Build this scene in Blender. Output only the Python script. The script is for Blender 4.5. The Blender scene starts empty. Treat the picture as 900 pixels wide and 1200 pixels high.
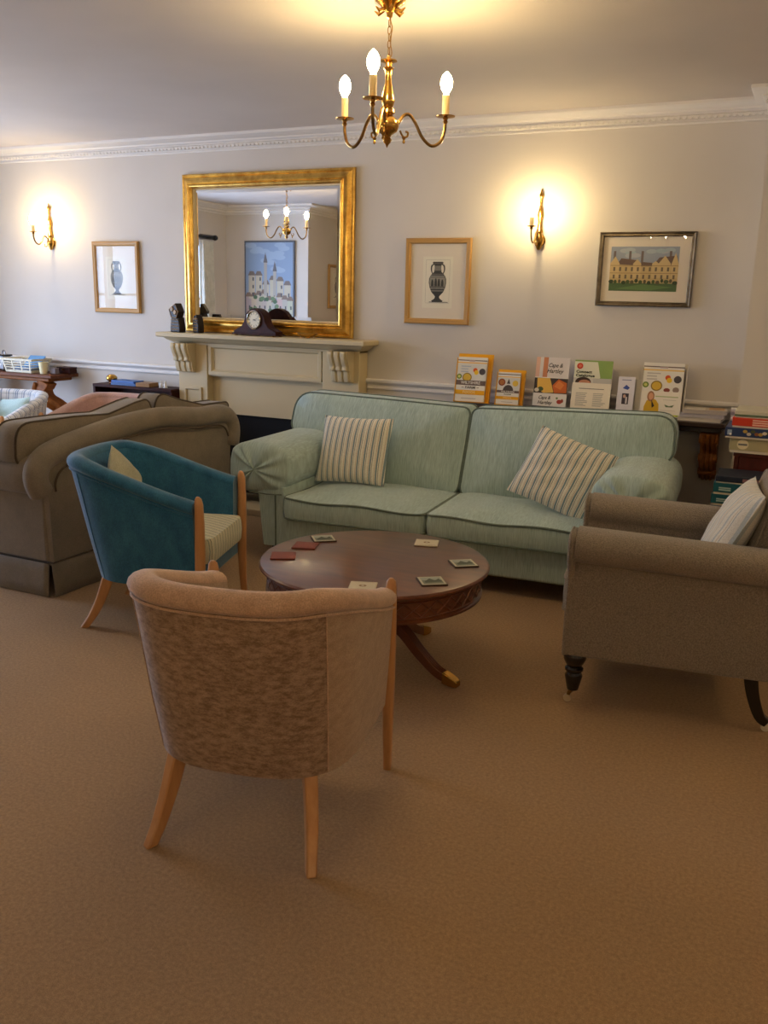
import bpy, bmesh, math, random
from math import sin, cos, tan, pi, radians, sqrt, atan2
from mathutils import Vector, Matrix
random.seed(7)
SC = bpy.context.scene
COL = SC.collection

# ------------------------------------------------------------------ camera
F_PX = 1040.0
CAM_P = Vector((0.0, -5.4, 1.47))
YAW, PITCH, ROLL = radians(-25.3), radians(13.65), radians(1.32)
_f = Vector((sin(YAW)*cos(PITCH), cos(YAW)*cos(PITCH), -sin(PITCH)))
_r0 = Vector((cos(YAW), -sin(YAW), 0)); _u0 = _r0.cross(_f)
_r = _r0*cos(ROLL) + _u0*sin(ROLL); _u = _r.cross(_f)
cd = bpy.data.cameras.new('camera'); cam = bpy.data.objects.new('camera', cd); COL.objects.link(cam)
cam.matrix_world = Matrix(((_r.x, _u.x, -_f.x, CAM_P.x), (_r.y, _u.y, -_f.y, CAM_P.y), (_r.z, _u.z, -_f.z, CAM_P.z), (0, 0, 0, 1)))
cd.sensor_fit = 'VERTICAL'; cd.sensor_height = 36.0; cd.lens = F_PX/1200*36
cd.clip_start = 0.05; cd.clip_end = 200
SC.camera = cam

def ray(x, y):
    return _f*F_PX + _r*(x-450) - _u*(y-600)
def onp(x, y, axis, val):
    d = ray(x, y); t = (val-CAM_P[axis])/d[axis]
    return CAM_P + d*t
def W(x, y, Y=0.0): return onp(x, y, 1, Y)      # pixel -> point on a plane parallel to the fireplace wall
def FL(x, y, Z=0.0): return onp(x, y, 2, Z)     # pixel -> point on a level plane

# ------------------------------------------------------------------ world, window light, exposure
SKY_STRENGTH = 11.5
BULB = 250.0            # emission of the candle bulbs
SCONCE_BULB = 330.0
EXPOSURE = 0.03
world = bpy.data.worlds.new('sky'); SC.world = world; world.use_nodes = True
bg = world.node_tree.nodes['Background']
bg.inputs['Color'].default_value = (0.53, 0.69, 1.0, 1); bg.inputs['Strength'].default_value = SKY_STRENGTH
SC.view_settings.view_transform = 'Standard'; SC.view_settings.look = 'None'
SC.view_settings.gamma = 1.0; SC.view_settings.use_curve_mapping = False
SC.view_settings.exposure = EXPOSURE
WIN = (-3.28, -0.75, 0.20, 2.06)      # window opening in the left wall: y0, y1, z0, z1
pl = bpy.data.lights.new('window_portal', 'AREA'); pl.shape = 'RECTANGLE'
pl.size = WIN[1]-WIN[0]; pl.size_y = WIN[3]-WIN[2]; pl.cycles.is_portal = True
po = bpy.data.objects.new('window_portal', pl); COL.objects.link(po)
po.matrix_world = Matrix.Translation((-6.84, (WIN[0]+WIN[1])/2, (WIN[2]+WIN[3])/2)) @ Matrix(((0, 0, -1, 0), (-1, 0, 0, 0), (0, 1, 0, 0), (0, 0, 0, 1)))

# ------------------------------------------------------------------ materials
def lin(c):
    return tuple(((v/255)/12.92 if v/255 <= .04045 else ((v/255+.055)/1.055)**2.4) for v in c) + (1,)
MATS = {}
def newmat(name):
    m = bpy.data.materials.new(name); m.use_nodes = True
    nt = m.node_tree; b = nt.nodes['Principled BSDF']
    return m, nt, b
def setp(b, **k):
    for n, v in k.items(): b.inputs[n].default_value = v
def texco(nt, scale=(1, 1, 1), kind='Object'):
    tc = nt.nodes.new('ShaderNodeTexCoord'); mp = nt.nodes.new('ShaderNodeMapping')
    nt.links.new(tc.outputs[kind], mp.inputs['Vector']); mp.inputs['Scale'].default_value = scale
    return mp.outputs['Vector']
def noise(nt, vec, scale, detail=4, rough=.6):
    n = nt.nodes.new('ShaderNodeTexNoise'); nt.links.new(vec, n.inputs['Vector'])
    n.inputs['Scale'].default_value = scale; n.inputs['Detail'].default_value = detail; n.inputs['Roughness'].default_value = rough
    return n.outputs['Fac']
def ramp(nt, fac, stops, interp='LINEAR'):
    r = nt.nodes.new('ShaderNodeValToRGB'); nt.links.new(fac, r.inputs['Fac']); cr = r.color_ramp; cr.interpolation = interp
    while len(cr.elements) < len(stops): cr.elements.new(1.0)
    for e, (p, c) in zip(cr.elements, stops): e.position = p; e.color = c
    return r.outputs['Color']
def bump(nt, b, h, strength=.3, dist=.002):
    n = nt.nodes.new('ShaderNodeBump'); nt.links.new(h, n.inputs['Height'])
    n.inputs['Strength'].default_value = strength; n.inputs['Distance'].default_value = dist
    nt.links.new(n.outputs['Normal'], b.inputs['Normal'])
def mixc(nt, fac, a, b_, mode='MIX'):
    n = nt.nodes.new('ShaderNodeMix'); n.data_type = 'RGBA'; n.blend_type = mode
    if isinstance(fac, (int, float)): n.inputs['Factor'].default_value = fac
    else: nt.links.new(fac, n.inputs['Factor'])
    for s, v in (('A', a), ('B', b_)):
        i = [q for q in n.inputs if q.name == s and q.type == 'RGBA'][0]
        if isinstance(v, tuple): i.default_value = v
        else: nt.links.new(v, i)
    return [q for q in n.outputs if q.type == 'RGBA'][0]
def flat(c, rough=.6, spec=.3, metal=0.0):
    key = ('flat', tuple(c), rough, spec, metal)
    if key not in MATS:
        m, nt, b = newmat('colour_%d_%d_%d' % tuple(c)); setp(b, **{'Base Color': lin(c), 'Roughness': rough, 'Specular IOR Level': spec, 'Metallic': metal})
        MATS[key] = m
    return MATS[key]
def fabric(name, c1, c2, big=9, fine=260, stretch=(1, 1, 1), contrast=.5, bumpd=.002, sheen=.25, bstr=.5):
    m, nt, b = newmat(name)
    v = texco(nt, stretch)
    n1 = noise(nt, v, big, 6, .7); n2 = noise(nt, v, fine, 2, .5)
    lo, hi = .5-.25*(1.2-contrast), .5+.25*(1.2-contrast)
    c = ramp(nt, n1, [(lo, lin(c1)), (hi, lin(c2))])
    sp = ramp(nt, n2, [(.3, (.78, .78, .78, 1)), (.7, (1.12, 1.12, 1.12, 1))])
    c = mixc(nt, 1.0, c, sp, 'MULTIPLY'); nt.links.new(c, b.inputs['Base Color'])
    setp(b, Roughness=.95, **{'Specular IOR Level': .15, 'Sheen Weight': sheen, 'Sheen Roughness': .5})
    bump(nt, b, n2, bstr, bumpd)
    return m
def stripes(name, stops, period, axis, radial=False):
    m, nt, b = newmat(name)
    v = texco(nt); mp = nt.nodes.new('ShaderNodeMapping'); nt.links.new(v, mp.inputs['Vector'])
    sx = nt.nodes.new('ShaderNodeSeparateXYZ'); nt.links.new(mp.outputs['Vector'], sx.inputs[0])
    mu = nt.nodes.new('ShaderNodeMath'); mu.operation = 'MULTIPLY'
    if radial:
        at_ = nt.nodes.new('ShaderNodeMath'); at_.operation = 'ARCTAN2'; mp.inputs['Location'].default_value = (-.05, 0, 0)
        nt.links.new(sx.outputs[1], at_.inputs[0]); nt.links.new(sx.outputs[0], at_.inputs[1]); nt.links.new(at_.outputs[0], mu.inputs[0])
    else: nt.links.new(sx.outputs[axis], mu.inputs[0])
    mu.inputs[1].default_value = 1/period
    fr = nt.nodes.new('ShaderNodeMath'); fr.operation = 'FRACT'; nt.links.new(mu.outputs[0], fr.inputs[0])
    c = ramp(nt, fr.outputs[0], [(p, lin(q)) for p, q in stops], 'CONSTANT')
    n2 = noise(nt, texco(nt), 300, 2, .5)
    sp = ramp(nt, n2, [(.3, (.82, .82, .82, 1)), (.7, (1.1, 1.1, 1.1, 1))])
    c = mixc(nt, 1.0, c, sp, 'MULTIPLY'); nt.links.new(c, b.inputs['Base Color'])
    setp(b, Roughness=.9, **{'Specular IOR Level': .15, 'Sheen Weight': .15})
    bump(nt, b, n2, .35, .0015)
    return m
def wood(name, c1, c2, scale=(1, 12, 12), rough=.35, coat=0.0, ns=3.0):
    m, nt, b = newmat(name)
    v = texco(nt, scale); n1 = noise(nt, v, ns, 6, .65)
    c = ramp(nt, n1, [(.3, lin(c1)), (.7, lin(c2))]); nt.links.new(c, b.inputs['Base Color'])
    setp(b, Roughness=rough, **{'Coat Weight': coat, 'Coat Roughness': .12, 'Specular IOR Level': .5 if coat else .15})
    bump(nt, b, n1, .08, .001)
    return m
def metal(name, c, rough=.25, wear=None):
    m, nt, b = newmat(name); setp(b, Metallic=1.0, Roughness=rough)
    b.inputs['Base Color'].default_value = lin(c)
    if wear:
        n1 = noise(nt, texco(nt), 14, 5, .65)
        nt.links.new(ramp(nt, n1, [(.35, lin(wear)), (.6, lin(c))]), b.inputs['Base Color'])
        bump(nt, b, n1, .15, .001)
    return m
def paint(name, c, rough=.6, n=60, bd=.0006):
    m, nt, b = newmat(name); setp(b, Roughness=rough, **{'Specular IOR Level': .3})
    v = texco(nt); n1 = noise(nt, v, 1.3, 3, .5)
    d = tuple(x*.96 for x in c)
    nt.links.new(ramp(nt, n1, [(.3, lin(d)), (.7, lin(c))]), b.inputs['Base Color'])
    bump(nt, b, noise(nt, v, n, 3, .6), .15, bd)
    return m
def glow(name, c, s):
    m, nt, b = newmat(name); setp(b, **{'Base Color': (1, .9, .75, 1), 'Emission Color': c, 'Emission Strength': s, 'Roughness': .3})
    return m
def glass(name, tint=(1, 1, 1, 1)):
    m = bpy.data.materials.new(name); m.use_nodes = True; nt = m.node_tree; nt.nodes.clear()
    o = nt.nodes.new('ShaderNodeOutputMaterial'); mx = nt.nodes.new('ShaderNodeMixShader'); t = nt.nodes.new('ShaderNodeBsdfTransparent')
    g = nt.nodes.new('ShaderNodeBsdfGlossy'); fr = nt.nodes.new('ShaderNodeFresnel'); fr.inputs['IOR'].default_value = 1.5
    ge = nt.nodes.new('ShaderNodeNewGeometry'); mr_ = nt.nodes.new('ShaderNodeMapRange'); nt.links.new(ge.outputs['Backfacing'], mr_.inputs['Value'])
    mr_.inputs['To Min'].default_value = 1.5; mr_.inputs['To Max'].default_value = 1/1.5; nt.links.new(mr_.outputs[0], fr.inputs['IOR'])
    t.inputs['Color'].default_value = tint; g.inputs['Roughness'].default_value = .01
    nt.links.new(fr.outputs[0], mx.inputs[0]); nt.links.new(t.outputs[0], mx.inputs[1]); nt.links.new(g.outputs[0], mx.inputs[2]); nt.links.new(mx.outputs[0], o.inputs[0])
    return m

M = {}
M['wall'] = paint('wall_paint', (212, 206, 199), .7)
M['ceiling'] = paint('ceiling_paint', (214, 206, 200), .75)
M['trim'] = paint('white_trim_paint', (232, 228, 224), .45)
M['cream'] = paint('cream_mantel_paint', (206, 190, 154), .5)
M['black_iron'] = paint('black_cast_iron', (20, 20, 24), .5, 90, .002)
M['navy_black'] = paint('firebox_black', (16, 17, 22), .8)
M['sofa_blue'] = fabric('duck_egg_sofa_fabric', (160, 183, 183), (174, 196, 195), 14, 240, (1, .10, .06), .4, .0010)
M['pipe_blue'] = fabric('sofa_piping', (96, 112, 106), (106, 122, 114), 30)
M['settee'] = fabric('brown_settee_fabric', (126, 117, 104), (142, 132, 118), 6, 330, (1, 1, 1), .5, .003)
M['pipe_brown'] = fabric('settee_piping', (72, 60, 48), (82, 70, 56), 30)
M['armchair'] = fabric('taupe_armchair_weave', (130, 120, 110), (156, 145, 133), 180, 260, (1, 1, 1), .75, .004, .25, 1.0)
M['teal'] = fabric('teal_velvet', (36, 92, 130), (58, 118, 156), 14, 240, (1, 1, .6), .5, .0015, .35)
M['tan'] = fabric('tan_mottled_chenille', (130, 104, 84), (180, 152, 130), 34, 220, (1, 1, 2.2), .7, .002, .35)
M['tan_side'] = fabric('tan_chenille_side', (166, 140, 118), (186, 160, 138), 22, 220, (1, 1, 2.0), .6, .002, .35)  # chenille again, the nap's catch of light put into a paler colour
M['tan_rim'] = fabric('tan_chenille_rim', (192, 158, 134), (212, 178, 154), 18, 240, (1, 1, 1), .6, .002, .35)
M['pink'] = fabric('dusty_pink_fabric', (182, 146, 136), (198, 162, 150), 8)
M['carpet_n'] = None
M['sage'] = fabric('pale_sage_cushion', (172, 172, 150), (186, 186, 164), 12)
M['mint'] = fabric('pale_mint_cushion', (176, 206, 206), (190, 216, 214), 12)
ST = [(0, (228, 226, 216)), (.16, (190, 170, 150)), (.22, (228, 226, 216)), (.34, (126, 148, 158)), (.58, (228, 226, 216)), (.72, (92, 102, 114)), (.78, (228, 226, 216))]
M['stripe_cushion'] = stripes('blue_tan_stripe_cushion', ST, .037, 0)
M['stripe_seat'] = stripes('striped_seat_fabric', [(0, (206, 204, 184)), (.5, (150, 164, 156)), (.62, (206, 204, 184)), (.8, (86, 98, 98)), (.9, (206, 204, 184))], .034, 1)
M['stripe_pale'] = stripes('pale_blue_stripe_cushion', [(0, (216, 214, 206)), (.35, (176, 186, 192)), (.5, (216, 214, 206)), (.7, (196, 178, 158)), (.76, (216, 214, 206)), (.9, (150, 164, 172)), (.95, (216, 214, 206))], .055, 0)
M['stripe_tub'] = stripes('blue_white_stripe_tub', [(0, (222, 224, 228)), (.45, (150, 164, 186)), (.62, (222, 224, 228)), (.8, (168, 176, 190)), (.9, (222, 224, 228))], .16, 1, True)
M['oak'] = wood('honey_oak', (186, 132, 82), (206, 154, 102), (14, 14, 1.4), .35, .2)
M['mahogany'] = wood('mahogany_table', (84, 42, 24), (114, 64, 38), (2, 9, 2), .3, .35, 2.2)
M['mahogany_dark'] = wood('dark_mahogany', (42, 18, 13), (64, 28, 19), (10, 3, 3), .55, .0)
M['dark_shelf'] = wood('dark_shelf_wood', (40, 24, 18), (58, 36, 26), (2, 14, 14), .3, .4)
M['carved'] = wood('carved_oak', (112, 64, 28), (152, 94, 46), (6, 6, 6), .5, .0)
M['console'] = wood('console_wood', (92, 54, 36), (120, 74, 48), (2, 12, 12), .5, .0)
M['black_wood'] = wood('black_turned_wood', (14, 11, 10), (24, 19, 17), (4, 4, 4), .22, .5)
M['red_case'] = wood('dark_red_bookcase', (64, 18, 12), (88, 28, 18), (8, 8, 1.2), .35, .3)
M['brass'] = metal('polished_brass', (196, 152, 76), .2)
M['old_brass'] = metal('aged_brass', (172, 136, 78), .3, (120, 92, 52))
M['gold'] = metal('gilt_frame', (234, 194, 104), .3, (196, 148, 70))
M['gold_wood'] = paint('light_gold_wood', (186, 144, 84), .4)
M['pewter'] = metal('pewter_frame', (130, 118, 100), .4, (100, 90, 76))
M['mirror'] = metal('mirror_silver', (236, 238, 240), .012)
M['bulb'] = glow('lit_candle_bulb', (1.0, .72, .33, 1), BULB)
M['bulb_s'] = glow('lit_sconce_bulb', (1.0, .73, .34, 1), SCONCE_BULB)
M['candle'] = flat((226, 206, 160), .5)
M['glass'] = glass('picture_glass')
M['acrylic'] = glass('clear_acrylic', (.93, .94, .95, 1))
M['curtain'] = fabric('pale_patterned_curtain', (196, 196, 186), (224, 222, 212), 10)
def mk_carpet():
    m, nt, b = newmat('tan_carpet'); v = texco(nt)
    n0 = noise(nt, v, 1.1, 3, .5); n1 = noise(nt, v, 95, 5, .8); n2 = noise(nt, v, 420, 2, .6)
    c = ramp(nt, n1, [(.30, lin((158, 128, 94))), (.70, lin((206, 172, 132)))])
    c = mixc(nt, 1.0, c, ramp(nt, n0, [(.3, (.93, .93, .93, 1)), (.7, (1.05, 1.05, 1.05, 1))]), 'MULTIPLY')
    c = mixc(nt, 1.0, c, ramp(nt, n2, [(.3, (.8, .8, .8, 1)), (.7, (1.12, 1.12, 1.12, 1))]), 'MULTIPLY')
    nt.links.new(c, b.inputs['Base Color']); setp(b, Roughness=1.0, **{'Specular IOR Level': .08, 'Sheen Weight': .15})
    ad = nt.nodes.new('ShaderNodeMath'); ad.operation = 'ADD'; nt.links.new(n1, ad.inputs[0]); nt.links.new(n2, ad.inputs[1])
    bump(nt, b, ad.outputs[0], .7, .006)
    return m
M['carpet'] = mk_carpet()

# ------------------------------------------------------------------ geometry helpers
def tag(o, label=None, cat=None, group=None, kind=None):
    if label: o['label'] = label
    if cat: o['category'] = cat
    if group: o['group'] = group
    if kind: o['kind'] = kind
    return o
def empty(name, label, cat, loc=(0, 0, 0), rz=0.0, group=None, mat=None):
    o = bpy.data.objects.new(name, None); COL.objects.link(o); o.empty_display_size = .1
    if mat is not None: o.matrix_world = mat
    else: o.location = loc; o.rotation_euler = (0, 0, rz)
    return tag(o, label, cat, group)
def copy_tree(o, parent=None):
    c = o.copy(); COL.objects.link(c); c.parent = parent
    for ch in [q for q in bpy.data.objects if q.parent == o]: copy_tree(ch, c)
    return c

class G:
    def __init__(s): s.v = []; s.f = []
    def add(s, vs, fs):
        o = len(s.v); s.v += [tuple(p) for p in vs]; s.f += [tuple(i+o for i in f) for f in fs]; return s
    def box(s, x0, x1, y0, y1, z0, z1):
        vs = [(x, y, z) for z in (z0, z1) for y in (y0, y1) for x in (x0, x1)]
        return s.add(vs, [(0, 2, 3, 1), (4, 5, 7, 6), (0, 1, 5, 4), (2, 6, 7, 3), (0, 4, 6, 2), (1, 3, 7, 5)])
    def grid(s, P, cu=False, cv=False):
        nu, nv = len(P), len(P[0]); vs = [p for row in P for p in row]; fs = []
        for i in range(nu if cu else nu-1):
            for j in range(nv if cv else nv-1):
                a, b = i, (i+1) % nu; c, d = j, (j+1) % nv
                fs.append((a*nv+c, b*nv+c, b*nv+d, a*nv+d))
        return s.add(vs, fs)
    def cap(s, ring):
        return s.add(ring, [tuple(range(len(ring)))])
    def lathe(s, prof, c=(0, 0, 0), n=24, axis='z', caps=True):
        P = []
        for k in range(n):
            a = 2*pi*k/n; row = []
            for r, z in prof:
                if axis == 'z': row.append((c[0]+r*cos(a), c[1]+r*sin(a), c[2]+z))
                elif axis == 'y': row.append((c[0]+r*cos(a), c[1]+z, c[2]+r*sin(a)))
                else: row.append((c[0]+z, c[1]+r*cos(a), c[2]+r*sin(a)))
            P.append(row)
        s.grid(P, cu=True)
        for e in (0, -1):
            if caps and prof[e][0] > 1e-5: s.cap([row[e] for row in P])
        return s
    def tube(s, path, r, n=8, closed=False, sx=1.0, up=None):
        path = [Vector(p) for p in path]; m = len(path)
        rs = list(r) if isinstance(r, (list, tuple)) else [r]*m
        T = []
        for i in range(m):
            a = path[(i-1) % m] if (closed or i > 0) else path[i]; b = path[(i+1) % m] if (closed or i < m-1) else path[i]
            T.append((b-a).normalized())
        N = Vector(up) if up else (Vector((0, 0, 1)) if abs(T[0].z) < .9 else Vector((1, 0, 0)))
        P = []
        for i in range(m):
            N = (N - T[i]*N.dot(T[i])).normalized(); B = T[i].cross(N)
            P.append([path[i] + (N*cos(2*pi*k/n) + B*sin(2*pi*k/n)*sx)*rs[i] for k in range(n)])
        s.grid(P, cu=closed, cv=True)
        if not closed: s.cap(P[0]); s.cap(P[-1])
        return s
    def bar(s, path, w, d, side):
        # rectangular section bar along path: w along `side` vector, d across
        path = [Vector(p) for p in path]; m = len(path); side = Vector(side).normalized(); P = []
        for i in range(m):
            t = (path[min(i+1, m-1)]-path[max(i-1, 0)]).normalized(); n = t.cross(side).normalized()
            ww = w[i] if isinstance(w, (list, tuple)) else w; dd = d[i] if isinstance(d, (list, tuple)) else d
            P.append([path[i]+side*ww*a+n*dd*b for a, b in ((-.5, -.5), (.5, -.5), (.5, .5), (-.5, .5))])
        s.grid(P, cv=True); s.cap(P[0]); s.cap(P[-1]); return s
    def prism(s, poly, c0, c1, mp):
        n = len(poly); a = [mp(p[0], p[1], c0) for p in poly]; b = [mp(p[0], p[1], c1) for p in poly]
        s.add(a+b, [tuple(range(n)), tuple(range(2*n-1, n-1, -1))] + [(i, (i+1) % n, n+(i+1) % n, n+i) for i in range(n)])
        return s
    def loops(s, rings, cap0=True, cap1=True):
        s.grid(rings, cv=True)
        if cap0: s.cap(rings[0])
        if cap1: s.cap(rings[-1])
        return s
    def xf(s, m):
        s.v = [tuple(m @ Vector(p)) for p in s.v]; return s
    def build(s, name, mat, parent=None, ang=40, bevel=0.0, seg=2, label=None, weld=True):
        me = bpy.data.meshes.new(name); me.from_pydata(s.v, [], s.f)
        bm = bmesh.new(); bm.from_mesh(me)
        if weld: bmesh.ops.remove_doubles(bm, verts=bm.verts, dist=1e-5)
        bmesh.ops.recalc_face_normals(bm, faces=bm.faces); bm.to_mesh(me); bm.free()
        me.materials.append(mat)
        for p in me.polygons: p.use_smooth = True
        me.set_sharp_from_angle(angle=radians(ang))
        o = bpy.data.objects.new(name, me); COL.objects.link(o)
        if parent: o.parent = parent
        if bevel:
            b = o.modifiers.new('bevel', 'BEVEL'); b.width = bevel; b.segments = seg; b.limit_method = 'ANGLE'; b.angle_limit = radians(35)
        if label: o['label'] = label
        return o
def struct(name, g, mat, parent=None, **k):
    o = g.build(name, mat, parent, **k)
    if not parent: o['kind'] = 'structure'
    return o
XZ = lambda a, b, c: (a, c, b)
def offset_poly(poly, d):
    n = len(poly); out = []
    for i in range(n):
        p0, p1, p2 = [Vector(poly[k % n]) for k in (i-1, i, i+1)]
        e1 = (p1-p0).normalized(); e2 = (p2-p1).normalized()
        n1 = Vector((-e1.y, e1.x)); n2 = Vector((-e2.y, e2.x))
        out.append(p1 + (n1+n2)/(1+n1.dot(n2))*d)
    return out
def sweep_poly(poly, prof):
    # closed polygon (counter-clockwise, inward offset), profile of (offset, z)
    rings = [[(p.x, p.y, z) for p in offset_poly(poly, d)] for d, z in prof]
    g = G(); g.grid(rings, cu=False, cv=True); return g
def rect_frame(x0, x1, z0, z1, prof, y):
    # profile of (inset, depth towards the room) around a rectangle on a wall facing -y
    rings = [[(x0+i, y-d, z0+i), (x1-i, y-d, z0+i), (x1-i, y-d, z1-i), (x0+i, y-d, z1-i)] for i, d in prof]
    g = G(); g.grid(rings, cv=True); return g
def round_poly(pts, seg=6):
    out = []; n = len(pts)
    for i in range(n):
        p = Vector(pts[i][:2]); r = pts[i][2]; a = Vector(pts[i-1][:2]); b = Vector(pts[(i+1) % n][:2])
        if r <= 0: out.append(p); continue
        d1 = (a-p).normalized(); d2 = (b-p).normalized(); ang = d1.angle(d2)
        t = min(r/tan(ang/2), (a-p).length*.49, (b-p).length*.49); p1 = p+d1*t; p2 = p+d2*t
        for k in range(seg+1):
            u = k/seg; out.append(p1*(1-u)**2 + p*2*u*(1-u) + p2*u*u)
    return out
def resample(loop, step):
    n = len(loop); out = []
    for i in range(n):
        a = Vector(loop[i]); b = Vector(loop[(i+1) % n]); L = (b-a).length; k = max(1, int(round(L/step)))
        for j in range(k): out.append(a+(b-a)*(j/k))
    return out
def spline(pts, n=8):
    pts = [Vector(p) for p in pts]; out = []
    for i in range(len(pts)-1):
        p0 = pts[max(i-1, 0)]; p1 = pts[i]; p2 = pts[i+1]; p3 = pts[min(i+2, len(pts)-1)]
        for k in range(n):
            t = k/n; out.append(.5*((2*p1)+(p2-p0)*t+(2*p0-5*p1+4*p2-p3)*t*t+(3*p1-p0-3*p2+p3)*t**3))
    out.append(pts[-1]); return out
def puffy(outline, ctr, mp, t0, dome, K=7, wob=0.0):
    # cushion from a star-shaped outline: boxed edge of half-thickness t0, domed faces
    ctr = Vector(ctr); rings = []
    def ring(sc, c): return [mp(*(ctr+(p-ctr)*sc), c) for p in outline]
    ss = [1-(k/K)**1.0 for k in range(K)]
    seq = []
    for k in range(K-1, -1, -1):
        sc = ss[k]; seq.append((sc*.985, t0+dome*(1-sc**2.4)))
    seq += [(1.0, t0*.8), (1.012, 0), (1.0, -t0*.8)]
    for k in range(K): seq.append((ss[k]*.985, -(t0+dome*(1-ss[k]**2.4))))
    rings = [ring(a, c) for a, c in seq]
    g = G(); g.grid(rings, cv=True); g.cap(rings[0]); g.cap(rings[-1]); return g
def puffy_pipe(outline, ctr, mp, t0, r=.006):
    ctr = Vector(ctr)
    return G().tube([mp(*(ctr+(p-ctr)*.998), t0*.93) for p in outline], r, 6, closed=True)
def pillow(w, h, t, n=18, sag=0.0, pinch=.05, seed=0, wr=.0):
    # knife-edge scatter cushion in local XY, thickness along Z
    rnd = random.Random(seed); ph = [rnd.random()*6 for _ in range(4)]
    P = {}
    g = G()
    for sgn in (1, -1):
        rows = []
        for i in range(n+1):
            row = []
            for j in range(n+1):
                u = -1+2*i/n; v = -1+2*j/n
                x = w/2*u*(1-pinch*(1-u*u*.2)*(1-v*v)*abs(u)); y = h/2*v*(1-pinch*(1-u*u)*abs(v))
                q = ((1-abs(u)**2.6)*(1-abs(v)**2.6))**.55
                z = sgn*t/2*q
                z += wr*q*(sin(9*u+3*v+ph[0])*.5+sin(5*u-11*v+ph[1])*.5)*(1 if sgn > 0 else .3)
                z += -sag*(u*u)*.5
                row.append((x, y, z))
            rows.append(row)
        g.grid(rows)
    return g
def text(body, size, shear=0.0, bold=0.0, space=1.0):
    cu = bpy.data.curves.new('t', 'FONT'); cu.body = body; cu.size = size; cu.shear = shear; cu.offset = bold; cu.space_character = space
    cu.align_x = 'CENTER'; cu.align_y = 'CENTER'; cu.resolution_u = 2
    o = bpy.data.objects.new('t', cu); COL.objects.link(o)
    dg = bpy.context.evaluated_depsgraph_get(); dg.update()
    me = o.evaluated_get(dg).to_mesh()
    vs = [tuple(v.co) for v in me.vertices]; fs = [tuple(p.vertices) for p in me.polygons]
    o.evaluated_get(dg).to_mesh_clear(); bpy.data.objects.remove(o); bpy.data.curves.remove(cu)
    return vs, fs
class Print:
    # flat printed artwork in local XY, layers stacked by hairline offsets in Z
    def __init__(s, z=0.0): s.v = []; s.f = []; s.m = []; s.mats = []; s.z = z; s.k = 0
    def _mi(s, c):
        m = c if isinstance(c, bpy.types.Material) else flat(c, .5)
        if m not in s.mats: s.mats.append(m)
        return s.mats.index(m)
    def poly(s, pts, c, layer=1):
        s.k += 1; o = len(s.v); s.v += [(p[0], p[1], s.z+.00035*layer+.000003*s.k) for p in pts]; s.f.append(tuple(range(o, o+len(pts)))); s.m.append(s._mi(c)); return s
    def rect(s, x0, x1, y0, y1, c, layer=1): return s.poly([(x0, y0), (x1, y0), (x1, y1), (x0, y1)], c, layer)
    def disc(s, x, y, rx, ry, c, layer=2, n=20): return s.poly([(x+rx*cos(2*pi*k/n), y+ry*sin(2*pi*k/n)) for k in range(n)], c, layer)
    def text(s, body, x, y, size, c, layer=4, shear=0.0, bold=0.0, width=None):
        vs, fs = text(body, size, shear, bold)
        xs = [v[0] for v in vs]; k = 1.0
        if width: k = width/(max(xs)-min(xs))
        s.k += 1; o = len(s.v); s.v += [(x+v[0]*k, y+v[1], s.z+.00035*layer+.000003*s.k) for v in vs]; mi = s._mi(c)
        for f in fs: s.f.append(tuple(i+o for i in f)); s.m.append(mi)
        return s
    def lines(s, x0, x1, y, n, dy, c, h=.002, layer=3, seed=1):
        r = random.Random(seed)
        for k in range(n): s.rect(x0, x1-(x1-x0)*r.random()*.35, y-k*dy-h, y-k*dy, c, layer)
        return s
    def build(s, name, parent, label=None):
        me = bpy.data.meshes.new(name); me.from_pydata(s.v, [], s.f)
        for m in s.mats: me.materials.append(m)
        for p, i in zip(me.polygons, s.m): p.material_index = i
        o = bpy.data.objects.new(name, me); COL.objects.link(o); o.parent = parent
        if label: o['label'] = label
        return o

# ------------------------------------------------------------------ room shell
CEIL = 2.52; PX = -0.335; PY = -0.28
LX, AY, BX, RY, RX = -6.6, -3.95, -5.45, -7.6, 3.0
ROOM = [(LX, 0), (LX, AY), (BX, AY), (BX, RY), (RX, RY), (RX, PY), (PX, PY), (PX, 0)]   # counter-clockwise
struct('floor', G().box(LX-.3, RX+.3, RY-.3, .3, -.12, 0), M['carpet'])
struct('ceiling', G().box(LX-.3, RX+.3, RY-.3, .3, CEIL, CEIL+.15), M['ceiling'])
struct('wall_back', G().box(LX-.3, PX, 0, .2, 0, CEIL), M['wall'])
struct('wall_pier', G().box(PX, RX+.2, PY, .2, 0, CEIL), M['wall'])
struct('wall_right', G().box(RX, RX+.2, RY-.2, PY, 0, CEIL), M['wall'])
struct('wall_rear', G().box(BX, RX, RY-.2, RY, 0, CEIL), M['wall'])
struct('wall_partition', G().box(LX-.3, BX, RY-.2, AY, 0, CEIL), M['wall'])
g = G(); y0, y1, z0, z1 = WIN
g.box(LX-.3, LX, AY, y0, 0, CEIL).box(LX-.3, LX, y1, 0, 0, CEIL).box(LX-.3, LX, y0, y1, 0, z0).box(LX-.3, LX, y0, y1, z1, CEIL)
struct('wall_left', g, M['wall'])
win = bpy.data.objects.new('window_1', None); COL.objects.link(win); tag(win, kind='structure'); win.location = (LX-.12, (y0+y1)/2, z0)
hw = (y1-y0)/2; hh = z1-z0
g = G(); g.box(-.04, .04, -hw, -hw+.06, 0, hh).box(-.04, .04, hw-.06, hw, 0, hh).box(-.04, .04, -hw+.06, hw-.06, 0, .07).box(-.04, .04, -hw+.06, hw-.06, hh-.06, hh)
g.box(-.035, .035, -.035, .035, .07, hh-.06); g.build('window_frame', M['trim'], win)
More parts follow.
